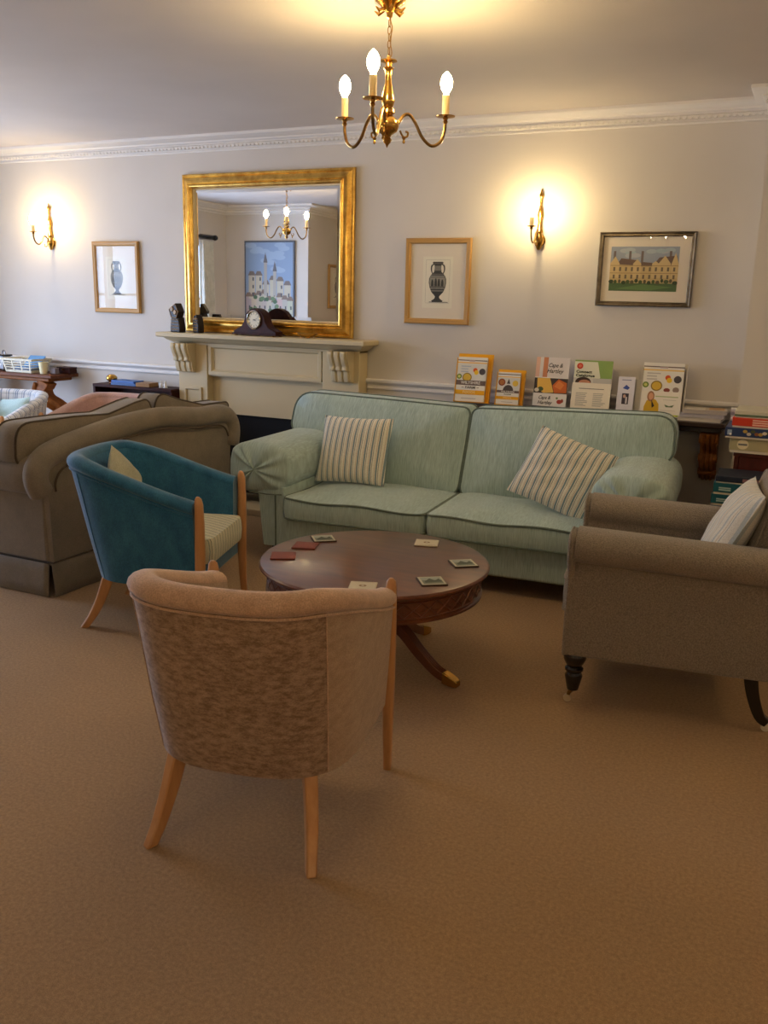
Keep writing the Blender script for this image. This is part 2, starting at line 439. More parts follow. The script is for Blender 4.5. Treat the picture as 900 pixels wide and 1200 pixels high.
for s in (-1, 1):
    for a in (.33, .66):
        G().box(-.015, .015, min(s*.035, s*(hw-.06)), max(s*.035, s*(hw-.06)), hh*a-.012, hh*a+.012).build('glazing_bar', M['trim'], win)
    G().box(-.003, .003, min(s*.035, s*(hw-.06)), max(s*.035, s*(hw-.06)), .07, hh-.06).build('pane', M['glass'], win)
G().box(.04, .2, -hw-.05, hw+.05, -.035, 0).build('window_sill', M['trim'], win, bevel=.006)
# cornice with a row of small carved leaves, dado rail and skirting
prof = [(.0, 2.418), (.016, 2.418), (.018, 2.426), (.010, 2.430), (.012, 2.436), (.030, 2.444), (.036, 2.456), (.026, 2.462), (.030, 2.468), (.046, 2.474), (.052, 2.482), (.066, 2.486), (.076, 2.494), (.094, 2.498), (.102, 2.505), (.102, 2.5195), (.0, 2.5195)]
corn = struct('trim_1', sweep_poly(ROOM, prof), M['trim'], ang=30)
g = G(); x = LX+.05
while x < RX:
    yw = 0 if x < PX-.03 else PY
    ov = [(x+.011*cos(a*pi/4), yw-.030-.0075*(1 if a % 2 else .75), 2.447+.008*sin(a*pi/4)) for a in range(8)]
    base = [(x+.013*cos(a*pi/4), yw-.024, 2.447+.011*sin(a*pi/4)) for a in range(8)]
    g.grid([base, ov], cv=True); g.cap(ov); x += .032
o = g.build('leaf_moulding', M['trim'], corn, weld=False); o['kind'] = 'stuff'
MX0, MX1 = -4.18, -2.695
dprof = [(0, .862), (.010, .862), (.014, .868), (.014, .874), (.008, .878), (.008, .890), (.014, .896), (.028, .904), (.034, .914), (.034, .926), (.026, .931), (0, .931)]
def rail(name, x0, x1, y, prof, mat):
    g = G(); r0 = [(x0, y-d, z) for d, z in prof]; r1 = [(x1, y-d, z) for d, z in prof]
    g.loops([r0, r1]); return struct(name, g, mat, ang=30)
rail('trim_2', LX, MX0, 0, dprof, M['trim']); rail('trim_3', MX1, PX, 0, dprof, M['trim']); rail('trim_4', PX-.03, RX, PY, dprof, M['trim'])
bprof = [(0, 0), (.018, 0), (.018, .11), (.012, .125), (.006, .135), (0, .135)]
rail('baseboard_back', LX, MX0, 0, bprof, M['trim']); rail('baseboard_right', MX1, PX, 0, bprof, M['trim']); rail('baseboard_pier', PX, RX, PY, bprof, M['trim'])

# ------------------------------------------------------------------ fireplace
fp = empty('fireplace', 'cream painted fireplace surround with scroll corbels under the gilt mirror', 'fireplace', ((MX0+MX1)/2, -.01, 0))
cx = (MX0+MX1)/2
L = lambda x: x-cx
bw = (MX1-MX0)/2; op0, op1 = L(-3.925), L(-2.975)
MT = 1.186
# legs
for s, (a, b) in ((-1, (-bw, op0)), (1, (op1, bw))):
    G().box(a, b, -.12, 0, 0, MT-.07).build('pilaster', M['cream'], fp, bevel=.004)
    m0, m1 = a+.05, b-.05
    fr = G(); rings = [[(m0+i, -.12-d, .14+i), (m1-i, -.12-d, .14+i), (m1-i, -.12-d, .80-i), (m0+i, -.12-d, .80-i)] for i, d in ((0, 0), (0, .012), (.016, .012), (.022, .002))]
    fr.grid(rings, cv=True); fr.build('pilaster_moulding', M['cream'], fp)
    G().box(a-.01, b+.01, -.135, 0, 0, .12).build('plinth_block', M['cream'], fp, bevel=.004)
    # scroll corbel: fluted S profile
    c = a+.085 if s < 0 else b-.115
    side = [(0, 0), (-.115, 0), (-.118, -.03), (-.10, -.07), (-.082, -.10), (-.086, -.125), (-.06, -.128), (-.058, -.17), (-.04, -.205), (0, -.21)]
    def corb(x0, x1, sc, g):
        pr = [(p[0]*sc, p[1]) for p in side]
        return g.prism(pr, x0, x1, lambda p, q, c_: (c_, -.12+p, MT-.072+q))
    corb(c-.075, c+.075, .86, G()).build('corbel', M['cream'], fp, bevel=.003)
    for k in range(3):
        corb(c-.066+k*.047, c-.066+k*.047+.036, 1.0, G()).build('corbel_flute', M['cream'], fp, bevel=.008, seg=3)
# frieze with recessed panel
G().box(op0, op1, -.10, 0, .885, MT-.07).build('frieze', M['cream'], fp)
x0, x1 = op0+.04, op1-.04
rings = [[(x0+i, -.10-d, .925+i), (x1-i, -.10-d, .925+i), (x1-i, -.10-d, MT-.10-i), (x0+i, -.10-d, MT-.10-i)] for i, d in ((-.03, .0), (-.03, .018), (-.006, .018), (.006, .002), (.012, .002))]
G().grid(rings, cv=True).build('frieze_moulding', M['cream'], fp)
G().box(-bw, bw, -.122, 0, MT-.085, MT-.07).build('frieze_cap', M['cream'], fp, bevel=.003)
# mantel shelf : moulded edge
mx0, mx1 = L(-4.295), L(-2.615)
sp = [(0, MT-.072), (.12, MT-.072), (.14, MT-.062), (.165, MT-.05), (.18, MT-.036), (.215, MT-.034), (.225, MT-.028), (.225, MT-.006), (.219, MT), (0, MT)]
def shelf_ring(x, k): return [(x-k*(.225-d), -d, z) for d, z in sp]
g = G(); rr = []
for d, z in sp[1:-1]: rr.append([(mx0+(.225-d)*.75, 0, z), (mx0+(.225-d)*.75, -d, z), (mx1-(.225-d)*.75, -d, z), (mx1-(.225-d)*.75, 0, z)])
g.grid(rr, cv=True); g.cap(rr[0]); g.cap(rr[-1]); g.build('mantel_shelf', M['cream'], fp, ang=30)
# slips and firebox
G().box(op0, op1, -.055, -.02, .615, .885).build('slip_panel', M['cream'], fp)
for a, b in ((op0, op0+.1), (op1-.1, op1)): G().box(a, b, -.055, -.02, 0.04, .615).build('slip_panel', M['cream'], fp)
G().box(op0+.1, op1-.1, -.03, -.004, .04, .615).build('firebox', M['navy_black'], fp)
G().box(op0-.1, op1+.1, -.48, -.136, 0, .045).build('hearth_slab', M['cream'], fp, bevel=.006)
G().box(op0+.002, op1-.002, -.136, -.02, 0, .04).build('back_hearth', M['cream'], fp)
# iron fire basket standing on the hearth
fb = empty('fire_basket', 'black cast iron fire basket with upright bars on the hearth', 'fire basket', (-3.40, -.21, .046))
G().box(-.26, .26, -.10, .07, .06, .085).build('tray', M['black_iron'], fb, bevel=.006)
for a in (-.23, .23):
    for b in (-.085, .055): G().lathe([(.018, 0), (.022, .015), (.012, .03), (.014, .06)], (a, b, 0), 10).build('foot', M['black_iron'], fb)
for z in (.13, .27): G().tube([(-.26, -.09, z), (-.2, -.11, z), (.2, -.11, z), (.26, -.09, z)], .011, 8).build('rail', M['black_iron'], fb)
for k in range(13):
    xx = -.24+k*.04; yy = -.11+.012*(abs(xx)/.24)
    G().tube([(xx, yy, .08), (xx, yy-.012, .16), (xx, yy, .285)], .008, 6).build('bar', M['black_iron'], fb)
G().box(-.26, .26, .05, .07, .08, .36).build('fire_back', M['black_iron'], fb, bevel=.01)
for s in (-1, 1): G().lathe([(0.001, 0), (.014, .004), (.02, .02), (.012, .034), (.018, .05), (0.001, .07)], (s*.26, -.09, .285), 12).build('finial', M['black_iron'], fb)
# coals
for k in range(22):
    r = random.Random(k); a = (-.19+.38*r.random(), -.065+.09*r.random(), .105+.07*r.random())
    pts = [(r.uniform(.7, 1.1)) for _ in range(40)]; q = G()
    P = [[(a[0]+.034*pts[i*5+j]*sin(pi*(j+.5)/5)*cos(2*pi*i/8), a[1]+.03*pts[i*5+j]*sin(pi*(j+.5)/5)*sin(2*pi*i/8), a[2]+.026*cos(pi*(j+.5)/5)) for j in range(5)] for i in range(8)]
    q.grid(P, cu=True); q.cap([p[0] for p in P]); q.cap([p[-1] for p in P]); q.build('coal', M['black_iron'], fb, ang=20)

# ------------------------------------------------------------------ gilt mirror
mm = Matrix.Translation((0, -.012, MT+.004)) @ Matrix.Rotation(radians(-.3), 4, 'X')
mr = empty('mirror', 'large gilt framed mirror standing on the cream mantelpiece', 'mirror', mat=mm)
A0, A1, H1 = -4.180, -2.803, 1.083
fprof = [(0, 0), (0, .018), (.006, .024), (.016, .026), (.020, .022), (.026, .026), (.034, .036), (.052, .046), (.064, .048), (.068, .044), (.074, .048), (.082, .054), (.088, .052), (.093, .042), (.097, .030)]
fr = rect_frame(A0, A1, 0, H1, fprof, 0); fro = fr.build('frame', M['gold'], mr, ang=25)
rect_frame(A0, A1, 0, H1, [(.097, .028), (.099, .030), (.104, .028), (.107, .013)], 0).build('inner_slip', M['candle'], mr)
i = .107
rect_frame(A0, A1, 0, H1, [(i, .0135), (i+.022, .0155)], 0).build('bevel', M['mirror'], mr, ang=1)
i += .022
G().add([(A0+i, -.0155, i), (A1-i, -.0155, i), (A1-i, -.0155, H1-i), (A0+i, -.0155, H1-i)], [(0, 1, 2, 3)]).build('mirror_glass', M['mirror'], mr)
G().box(A0+.01, A1-.01, -.01, 0, .01, H1-.01).build('backing_board', M['dark_shelf'], mr)

# ------------------------------------------------------------------ pictures
def picture(name, label, M4, w, h, fw, fmat, mat_w, art, deep=.024):
    # local: x right, y up, z out of the wall; origin bottom-left corner on the wall
    p = empty(name, label, 'picture', mat=M4)
    pf = [(0, 0), (0, deep*.8), (fw*.2, deep), (fw*.5, deep*.86), (fw*.75, deep*.9), (fw, deep*.55), (fw, .006)]
    rings = [[(i, i, d), (w-i, i, d), (w-i, h-i, d), (i, h-i, d)] for i, d in pf]
    G().grid(rings, cv=True).build('frame', fmat, p, ang=25)
    G().box(fw*.5, w-fw*.5, fw*.5, h-fw*.5, 0, .007).build('mount', flat((226, 216, 200), .8), p)
    a = Print(.007); art(a, w, h); a.build('print', p)
    G().add([(fw, fw, .0125), (w-fw, fw, .0125), (w-fw, h-fw, .0125), (fw, h-fw, .0125)], [(0, 1, 2, 3)]).build('glass_pane', M['glass'], p)
    return p
def on_back(x0, z0, lean=0.0): return Matrix.Translation((x0, -.004, z0)) @ Matrix(((1, 0, 0, 0), (0, 0, -1, 0), (0, 1, 0, 0), (0, 0, 0, 1)))
INK = (62, 62, 60); INK2 = (120, 118, 110); PAPER = (232, 226, 208)
def amphora(a, w, h):
    pw, ph = w*.46, h*.60; x0 = (w-pw)/2; y0 = h*.19
    a.rect(x0, x0+pw, y0, y0+ph, PAPER, 1)
    for q in ((x0+.02, x0+.021), (x0+pw-.021, x0+pw-.02)): a.rect(q[0], q[1], y0+.03, y0+ph-.02, INK2, 2)
    for q in (y0+.03, y0+ph-.021): a.rect(x0+.02, x0+pw-.02, q, q+.001, INK2, 2)
    c = w/2; b = y0+.038; H = ph-.07
    pr = [(0, .044), (.03, .05), (.06, .034), (.09, .022), (.13, .018), (.16, .024), (.24, .05), (.36, .068), (.48, .076), (.58, .074), (.66, .062), (.72, .042), (.75, .032), (.84, .028), (.92, .03), (.95, .044), (.985, .046), (1, .04)]
    sc = H/.245*.0+.78*w/.44
    out = [(c+r*sc, b+t*H) for t, r in pr] + [(c-r*sc, b+t*H) for t, r in reversed(pr)]
    a.poly(out, INK, 3)
    def rad(t):
        for k in range(len(pr)-1):
            if pr[k][0] <= t <= pr[k+1][0]: return pr[k][1]+(pr[k+1][1]-pr[k][1])*(t-pr[k][0])/(pr[k+1][0]-pr[k][0])
    for t0, t1, c_ in ((.26, .30, INK2), (.34, .35, PAPER), (.38, .62, (150, 146, 134)), (.64, .65, PAPER), (.68, .70, INK2), (.78, .90, (128, 126, 116)), (.955, .965, INK2)):
        a.poly([(c-rad(t0)*sc*.94, b+t0*H), (c+rad(t0)*sc*.94, b+t0*H), (c+rad((t0+t1)/2)*sc*.94, b+(t0+t1)/2*H), (c+rad(t1)*sc*.94, b+t1*H), (c-rad(t1)*sc*.94, b+t1*H), (c-rad((t0+t1)/2)*sc*.94, b+(t0+t1)/2*H)], c_, 4)
    for fx, fh in ((-.045, .17), (-.015, .2), (.012, .19), (.042, .17)):      # standing figures painted on the belly
        xx = c+fx*sc; a.poly([(xx-.012*sc, b+.39*H), (xx+.012*sc, b+.39*H), (xx+.009*sc, b+(.39+fh*.7)*H), (xx+.004*sc, b+(.39+fh)*H), (xx-.004*sc, b+(.39+fh)*H), (xx-.009*sc, b+(.39+fh*.7)*H)], INK, 5)
    for s in (-1, 1):
        pts = spline([(c+s*.05*sc, b+.70*H), (c+s*.062*sc, b+.80*H), (c+s*.058*sc, b+.91*H), (c+s*.036*sc, b+.95*H)], 5)
        inn = [(p[0]-s*.011*sc, p[1]-.004) for p in pts]; a.poly([tuple(p) for p in pts]+list(reversed(inn)), INK, 3)
    a.rect(c-.07*sc, c+.095*sc, b-.004, b+.001, INK2, 2)
p0, p1 = W(110, 285), W(167, 368)
picture('framed_print', 'gold framed urn engraving on the wall between left sconce and gilt mirror', on_back(-5.05, 1.303), .442, .522, .034, M['gold_wood'], .1, amphora)
picture('framed_print', 'gold framed urn engraving on the wall between gilt mirror and right sconce', on_back(-2.43, 1.305), .442, .528, .034, M['gold_wood'], .1, amphora)
def manor(a, w, h):
    X0, X1, Y0, Y1 = .07, w-.085, .085, h-.08; pw, ph = X1-X0, Y1-Y0
    P = lambda u, v: (X0+u*pw, Y0+v*ph)
    def q(pts, c, l): a.poly([P(*t) for t in pts], c, l)
    q([(0, 0), (1, 0), (1, 1), (0, 1)], (150, 160, 176), 1)
    for k in range(9):
        r = random.Random(k); a.disc(X0+pw*(.1+.8*r.random()), Y0+ph*(.78+.15*r.random()), pw*.08, ph*.05, (178-6*k % 20, 182, 190), 2)
    q([(0, 0), (1, 0), (1, .2), (0, .2)], (74, 104, 62), 2)
    q([(.1, .05), (.6, .02), (.95, .1), (.5, .16)], (96, 128, 74), 3)
    ST_, RF, DK = (196, 172, 122), (104, 84, 74), (96, 78, 60)
    q([(0, .18), (1, .18), (1, .62), (0, .62)], ST_, 3)
    q([(.1, .6), (.16, .74), (.38, .70), (.42, .58)], RF, 4); q([(.42, .56), (.46, .66), (.62, .64), (.66, .56)], RF, 4); q([(.62, .56), (.72, .76), (.97, .8), (1, .6)], RF, 4)
    for u, ww, t in ((.07, .14, .78), (.40, .12, .72), (.80, .18, .80), (.95, .1, .86), (.67, .1, .68)):
        q([(u-ww/2, .3), (u+ww/2, .3), (u+ww/2, .62), (u, t), (u-ww/2, .62)], (206, 182, 132), 5)
    for u in (.04, .27, .45, .86): q([(u, .66), (u+.035, .66), (u+.035, .9), (u, .9)], (110, 98, 96), 3)
    for k in range(11):
        u = .05+k*.088
        for v in (.28, .45): q([(u, v), (u+.03, v), (u+.03, v+.09), (u, v+.09)], (110, 96, 78), 6)
    for v in (.40, .57): q([(0, v), (1, v), (1, v+.012), (0, v+.012)], (150, 124, 80), 6)
    for k in range(16):
        r = random.Random(40+k); a.disc(X0+pw*(.03+.94*k/15), Y0+ph*(.19+.05*r.random()), pw*(.02+.02*r.random()), ph*.045, ((48, 66, 40), (70, 88, 50), (92, 84, 60))[k % 3], 7, 10)
picture('framed_watercolour', 'silver framed watercolour of a honey stone manor house and lawn', on_back(-1.20, 1.447), .536, .412, .026, M['pewter'], .07, manor)
# pictures on the walls that only the mirror shows
def town(a, w, h):
    a.rect(.02, w-.02, .02, h-.02, (138, 160, 190), 1)
    for k in range(14):
        r = random.Random(k); a.disc(w*(.1+.8*r.random()), h*(.6+.36*r.random()), .08, .03, (156, 176, 202), 2)
    def house(x, y, ww, hh, c, rf):
        a.rect(x, x+ww, y, y+hh, c, 3); a.poly([(x-.01, y+hh), (x+ww+.01, y+hh), (x+ww*.8, y+hh+.05), (x+ww*.2, y+hh+.05)], rf, 4)
        for i in range(max(1, int(ww/.05))):
            for j in range(max(1, int(hh/.09))): a.rect(x+.015+i*.05, x+.035+i*.05, y+.03+j*.09, y+.07+j*.09, (80, 84, 92), 5)
    r = random.Random(3)
    for k in range(9): house(.02+k*.073, .02, .075, .2+.1*r.random(), (196-r.randint(0, 30), 186-r.randint(0, 30), 160), (128, 110, 98))
    for k in range(6): house(.05+k*.1, .26, .09, .1+.12*r.random()+.02*k, (190, 182, 162), (120, 108, 100))
    for x, t in ((.27, .70), (.40, .80)):
        a.rect(x-.022, x+.022, .3, t-.12, (170, 166, 158), 6); a.poly([(x-.03, t-.12), (x+.03, t-.12), (x, t)], (108, 104, 106), 7)
    for k in range(16): a.disc(.03+r.random()*.6, .03+r.random()*.25, .03, .025, ((78, 104, 76), (104, 128, 92))[k % 2], 6, 9)
Mr = Matrix.Translation((-5.62, AY+.004, 1.19)) @ Matrix(((-1, 0, 0, 0), (0, 0, 1, 0), (0, 1, 0, 0), (0, 0, 0, 1)))
pt = empty('painting', 'tall painting of a hill town with towers, seen reflected in the gilt mirror', 'painting', mat=Mr)
G().box(0, .70, 0, .93, 0, .022).build('canvas', flat((96, 100, 110)), pt, bevel=.003)
a = Print(.022); town(a, .70, .93); a.build('painted_scene', pt)
Mp = Matrix.Translation((BX+.004, -4.86, 1.36)) @ Matrix(((0, 0, 1, 0), (1, 0, 0, 0), (0, 1, 0, 0), (0, 0, 0, 1)))
picture('framed_print', 'gold framed urn engraving seen only at the right edge of the mirror reflection', Mp, .442, .522, .034, M['gold_wood'], .1, amphora)
# curtain and pole by the window
cp = empty('curtain_pole', 'dark curtain pole with ball finials above the left window', 'curtain pole', (LX+.09, 0, 2.13))
G().tube([(0, -3.60, 0), (0, -.42, 0)], .016, 12).build('pole', M['black_wood'], cp)
for y in (-3.60, -.42): G().lathe([(.002, -.035), (.024, -.028), (.034, 0), (.024, .028), (.002, .035)], (0, y, 0), 14, 'y').build('finial', M['black_wood'], cp)
for y in (-3.57, -.47): G().box(-.088, .0, y-.012, y+.012, -.012, .012).build('bracket', M['black_wood'], cp)
def curtain(label, yc, w):
    c = empty('curtain', label, 'curtain', (LX+.09, yc, .06), group='pale curtains at the left window')
    rows = []
    for j in range(25):
        z = 2.03*j/24; row = []
        for k in range(61):
            t = k/60; amp = .028+.008*sin(z*2); row.append((amp*sin(t*2*pi*6+.3*sin(z*3)), (t-.5)*w*(1+.06*cos(z*1.5)), z))
        rows.append(row)
    o = G().grid(rows).build('drape', M['curtain'], c); sd = o.modifiers.new('thick', 'SOLIDIFY'); sd.thickness = .004
    for k in range(6): G().tube([(.024*cos(a*pi/6), (k/5-.5)*w*.9, 2.07+.024*sin(a*pi/6)) for a in range(12)], .004, 6, closed=True).build('ring', M['black_wood'], c)
curtain('pale curtain nearest the hill town painting, seen in the mirror', -3.43, .24); curtain('pale curtain at the fireplace end of the left window', -.60, .24)

# ------------------------------------------------------------------ lights: chandelier and wall sconces
BULBP = [(.0085, 0), (.0105, .006), (.018, .018), (.0225, .034), (.0215, .050), (.015, .066), (.006, .076), (.0005, .080)]
def chandelier(label, loc, a0):
    c = empty('chandelier', label, 'chandelier', loc, group='brass three arm chandeliers')
    top = CEIL-loc[2]
    G().lathe([(.001, top), (.058, top), (.056, top-.012), (.03, top-.03), (.012, top-.045), (.010, top-.06), (.001, top-.062)], n=24).build('ceiling_canopy', M['brass'], c)
    for k in range(6):
        a = k*pi/3; G().tube([(.02*cos(a), .02*sin(a), top-.034), (.045*cos(a), .045*sin(a), top-.046), (.062*cos(a), .062*sin(a), top-.034)], [.006, .008, .002], 6).build('canopy_leaf', M['brass'], c)
    z = top-.066; k = 0
    while z > .275:
        ax = (1, 0) if k % 2 else (0, 1)
        G().tube([(ax[0]*.0065*cos(t), ax[1]*.0065*cos(t), z-.014+.014*sin(t)) for t in [2*pi*i/10 for i in range(10)]], .0016, 5, closed=True).build('chain_link', M['old_brass'], c); z -= .0235; k += 1
    G().tube([(.008+.004*sin(i), .004*cos(i*1.3), .27+(top-.33)*i/12) for i in range(13)], .0022, 6).build('flex', M['old_brass'], c)
    G().lathe([(.001, .272), (.006, .27), (.008, .262), (.030, .258), (.032, .254), (.014, .248), (.012, .236), (.020, .23), (.013, .222), (.011, .205), (.0125, .18), (.022, .14), (.026, .118), (.02, .1), (.015, .094), (.026, .088), (.028, .078), (.018, .07), (.03, .06), (.042, .045), (.044, .03), (.036, .012), (.016, .0), (.012, -.008), (.018, -.016), (.014, -.026), (.006, -.034), (.001, -.044)], n=28).build('stem', M['brass'], c)
    for k in range(3):
        a = a0+k*2*pi/3; d = (cos(a), sin(a))
        P = lambda r, z: (d[0]*r, d[1]*r, z)
        path = spline([P(.036, .034), P(.06, .07), P(.085, .078), P(.110, .05), P(.140, .0), P(.178, -.026), P(.214, -.008), P(.228, .03), P(.230, .055)], 5)
        arm = G().tube(path, .0062, 8).build('arm', M['old_brass'], c)
        sc = spline([P(.05, .02), P(.062, .0), P(.078, .0), P(.082, .014), P(.072, .018)], 5)
        G().tube(sc, .0038, 6).build('scroll', M['brass'], arm)
        G().lathe([(.001, -.022), (.006, -.018), (.004, -.008), (.009, 0), (.001, .002)], P(.066, -.004), 8).build('scroll_drop', M['brass'], arm)
        x, y, z = P(.230, .055)
        G().lathe([(.006, 0), (.010, .008), (.007, .014), (.012, .022), (.036, .026), (.037, .029), (.012, .029), (.001, .029)], (x, y, z), 20).build('drip_pan', M['brass'], c)
        G().lathe([(.0135, 0), (.0135, .072), (.010, .075), (.001, .075)], (x, y, z+.029), 16).build('candle_sleeve', M['candle'], c)
        G().lathe(BULBP, (x, y, z+.105), 14).build('bulb', M['bulb'], c)
    return c
chandelier('brass three arm chandelier with lit candle bulbs above the round table', (-1.545, -2.18, 2.058), radians(-77.7))
chandelier('brass three arm chandelier whose reflection shows in the gilt mirror', (-4.80, -2.42, 2.058), radians(-62))
chandelier('unseen brass three arm chandelier added to light the near half of the room, behind the viewer', (-1.75, -6.1, 2.058), radians(20))  # out of view, added to light the foreground
chandelier('unseen brass three arm chandelier added to light the right of the room', (1.65, -2.3, 2.058), radians(45))  # assumed fitting, added unseen to brighten the armchair side
chandelier('unseen brass three arm chandelier added for light, far right behind the viewer', (1.5, -6.1, 2.058), radians(5))  # another unseen one, added for more warm light from behind
def sconce(label, M4, group='brass candle wall sconces'):
    # local: x right, y out of wall, z up, origin bottom of the back plate
    s = empty('wall_sconce', label, 'wall light', mat=M4, group=group)
    G().lathe([(.001, -.012), (.010, -.008), (.018, .01), (.028, .03), (.03, .05), (.02, .072), (.014, .085), (.022, .095), (.016, .11), (.011, .15), (.018, .19), (.012, .22), (.006, .25), (.009, .262), (.006, .275), (.012, .29), (.014, .305), (.006, .318), (.004, .33), (.001, .338)], (0, .016, 0), 16).build('back_plate', M['brass'], s)
    G().lathe([(.001, 0), (.036, 0), (.036, .006), (.024, .012), (.001, .012)], (0, 0, .045), 20, 'y').build('wall_rose', M['brass'], s)
    path = spline([(0, .03, .05), (0, .06, .085), (0, .085, .085), (0, .105, .05), (0, .135, .025), (0, .17, .04), (0, .185, .075), (0, .186, .095)], 5)
    arm = G().tube(path, .0055, 8).build('arm', M['old_brass'], s)
    G().tube(spline([(0, .05, .03), (0, .062, .012), (0, .08, .015), (0, .078, .03)], 4), .0035, 6).build('scroll', M['brass'], arm)
    G().lathe([(.006, 0), (.01, .006), (.007, .012), (.026, .018), (.027, .021), (.001, .021)], (0, .186, .095), 18).build('drip_pan', M['brass'], s)
    G().lathe([(.0125, 0), (.0125, .05), (.001, .052)], (0, .186, .116), 14).build('candle_sleeve', M['candle'], s)
    G().lathe(BULBP, (0, .186, .167), 14).build('bulb', M['bulb_s'], s)
    return s
def back_m(x, z): return Matrix.Translation((x, -.001, z)) @ Matrix(((-1, 0, 0, 0), (0, -1, 0, 0), (0, 0, 1, 0), (0, 0, 0, 1)))
sconce('brass candle sconce glowing on the wall beside the left urn engraving', back_m(-5.47, 1.775))
sconce('brass candle sconce glowing on the wall above the leaflet shelf', back_m(-1.563, 1.77))

# ------------------------------------------------------------------ upholstery pieces
def arm_roll(xc, zc, hw, hh, yb, yf, e=2.5, pleat=0.0, ends=.06, n=40, tilt=0.0):
    # padded roll running front to back with rounded, gathered ends
    g = G(); rings = []
    secs = [(yf+ends*(1-cos(t)), sin(t)) for t in [pi/2*k/8 for k in range(9)]]
    secs += [(yf+ends+(yb-yf-2*ends)*k/8, 1.0) for k in range(1, 9)]
    secs += [(yb-ends*(1-cos(t)), sin(t)) for t in [pi/2*k/5 for k in range(4, -1, -1)]]
    for y, sc in secs:
        sc = max(sc, .02); ring = []
        for k in range(n):
            a = 2*pi*k/n; ca, sa = cos(a), sin(a)
            x = hw*abs(ca)**(2/e)*(1 if ca >= 0 else -1); z = hh*abs(sa)**(2/e)*(1 if sa >= 0 else -1)
            yy = y
            if pleat and y < yf+ends*1.6:
                yy += pleat*sin(a*9+1.3*sin(a*3))*(.35+.65*sc)*(1-max(0, (y-yf)/(ends*1.6)))
            dz = -tilt*(y-yf)
            ring.append((xc+x*sc, yy, zc+z*sc+dz))
        rings.append(ring)
    g.loops(rings); return g
def seat_cushion(x0, x1, y0, y1, z0, z1, crown=.025, r=.035):
    ol = resample(round_poly([(x0, y0, r), (x1, y0, r), (x1, y1, r), (x0, y1, r)], 5), .03)
    c = ((x0+x1)/2, (y0+y1)/2); zm = (z0+z1)/2; t = (z1-z0)/2
    mp = lambda a, b, c_: (a, b, zm+c_+(.006*sin(a*13)*sin(b*9) if c_ > 0 else 0))
    return puffy(ol, c, mp, t, crown), puffy_pipe(ol, c, mp, t), puffy_pipe(ol, c, lambda a, b, c_: (a, b, zm-c_), t)

# blue sofa -------------------------------------------------------------------
SO = Vector((-1.725, -.835, 0))
sofa = empty('sofa', 'duck egg blue three seat sofa with rolled arms below the leaflet shelf', 'sofa', SO, radians(3.5))
SB, PB = M['sofa_blue'], M['pipe_blue']
G().box(-.86, .86, -.455, .36, .10, .275).build('base', SB, sofa, bevel=.015, seg=3)
for s in (-1, 1):
    pan = G(); pts = round_poly([(s*.835, .10, 0), (s*.965, .10, .01), (s*1.0, .44, .02), (s*.835, .44, .01)], 3)
    pan.prism([tuple(p) for p in pts], -.455, .40, XZ).build('arm_panel', SB, sofa, bevel=.012)
    ar = arm_roll(s*1.0, .533, .185, .142, .40, -.492, 3.0, .012, .07, 72).build('arm_roll', SB, sofa)
    G().tube([(s*.84, -.470, .402), (s*.93, -.474, .398), (s*1.04, -.472, .402)], .004, 6).build('arm_seam', PB, ar)
    G().tube([(s*.885, -.457, .10), (s*.885, -.457, .40)], .005, 6).build('panel_piping', PB, sofa)
for x0, x1 in ((-.822, -.004), (.004, .822)):
    a, b, c = seat_cushion(x0, x1, -.50, .14, .275, .392, .030, .05)
    o = a.build('seat_cushion', SB, sofa); b.build('piping', PB, o); c.build('piping', PB, o)
for s in (-1, 1):
    pts = [(s*.004, .38, .06), (s*.83, .38, .06), (s*.835, .60, .03), (s*1.135, .655, .07), (s*1.135, .885, .22), (s*.55, .872, .1), (s*.004, .856, .05)]
    ol = resample(round_poly(pts, 7), .03); ctr = (s*.46, .63)
    mp = lambda a, b, c_: (a, .165+(b-.40)*.42-c_+.006*sin(a*8+1)*sin(b*11), b)
    o = puffy(ol, ctr, mp, .085, .055).build('back_cushion', SB, sofa)
    puffy_pipe(ol, ctr, mp, .085).build('piping', PB, o)
    puffy_pipe(ol, ctr, lambda a, b, c_: mp(a, b, -c_), .085).build('piping', PB, o)
G().box(-1.0, 1.0, .36, .46, .10, .74).build('back_frame', SB, sofa, bevel=.03, seg=3)
for x in (-.9, .9):
    for y in (-.42, .38): G().lathe([(.018, 0), (.022, .02), (.026, .10)], (x, y, 0), 12).build('foot', M['black_wood'], sofa)

def scatter(name, label, cat, loc, rot, w, h, t, mat, seed=0, wr=.004, sag=0.0, group=None, piping=None):
    e = Matrix.Translation(loc) @ rot
    o = pillow(w, h, t, 22, sag, .05, seed, wr).build(name, mat)
    o.matrix_world = e; tag(o, label, cat, group); return o
def lean(rz, tilt, spin=0.0):
    # pillow XY plane stood up facing -y, tilted back by tilt, spun in its own plane, turned by rz about z
    return Matrix.Rotation(rz, 4, 'Z') @ Matrix.Rotation(pi/2-tilt, 4, 'X') @ Matrix.Rotation(spin, 4, 'Z')
scatter('cushion', 'striped scatter cushion standing upright against the left end of the blue sofa', 'cushion', (-2.325, -.905, .605), lean(radians(5), radians(24), radians(1)), .43, .40, .12, M['stripe_cushion'], 1, .003, group='striped cushions on the blue sofa')
scatter('cushion', 'striped scatter cushion slumped at a tilt on the right end of the blue sofa', 'cushion', (-1.10, -.93, .60), lean(radians(4), radians(30), radians(-19)), .44, .40, .12, M['stripe_cushion'], 2, .009, group='striped cushions on the blue sofa')

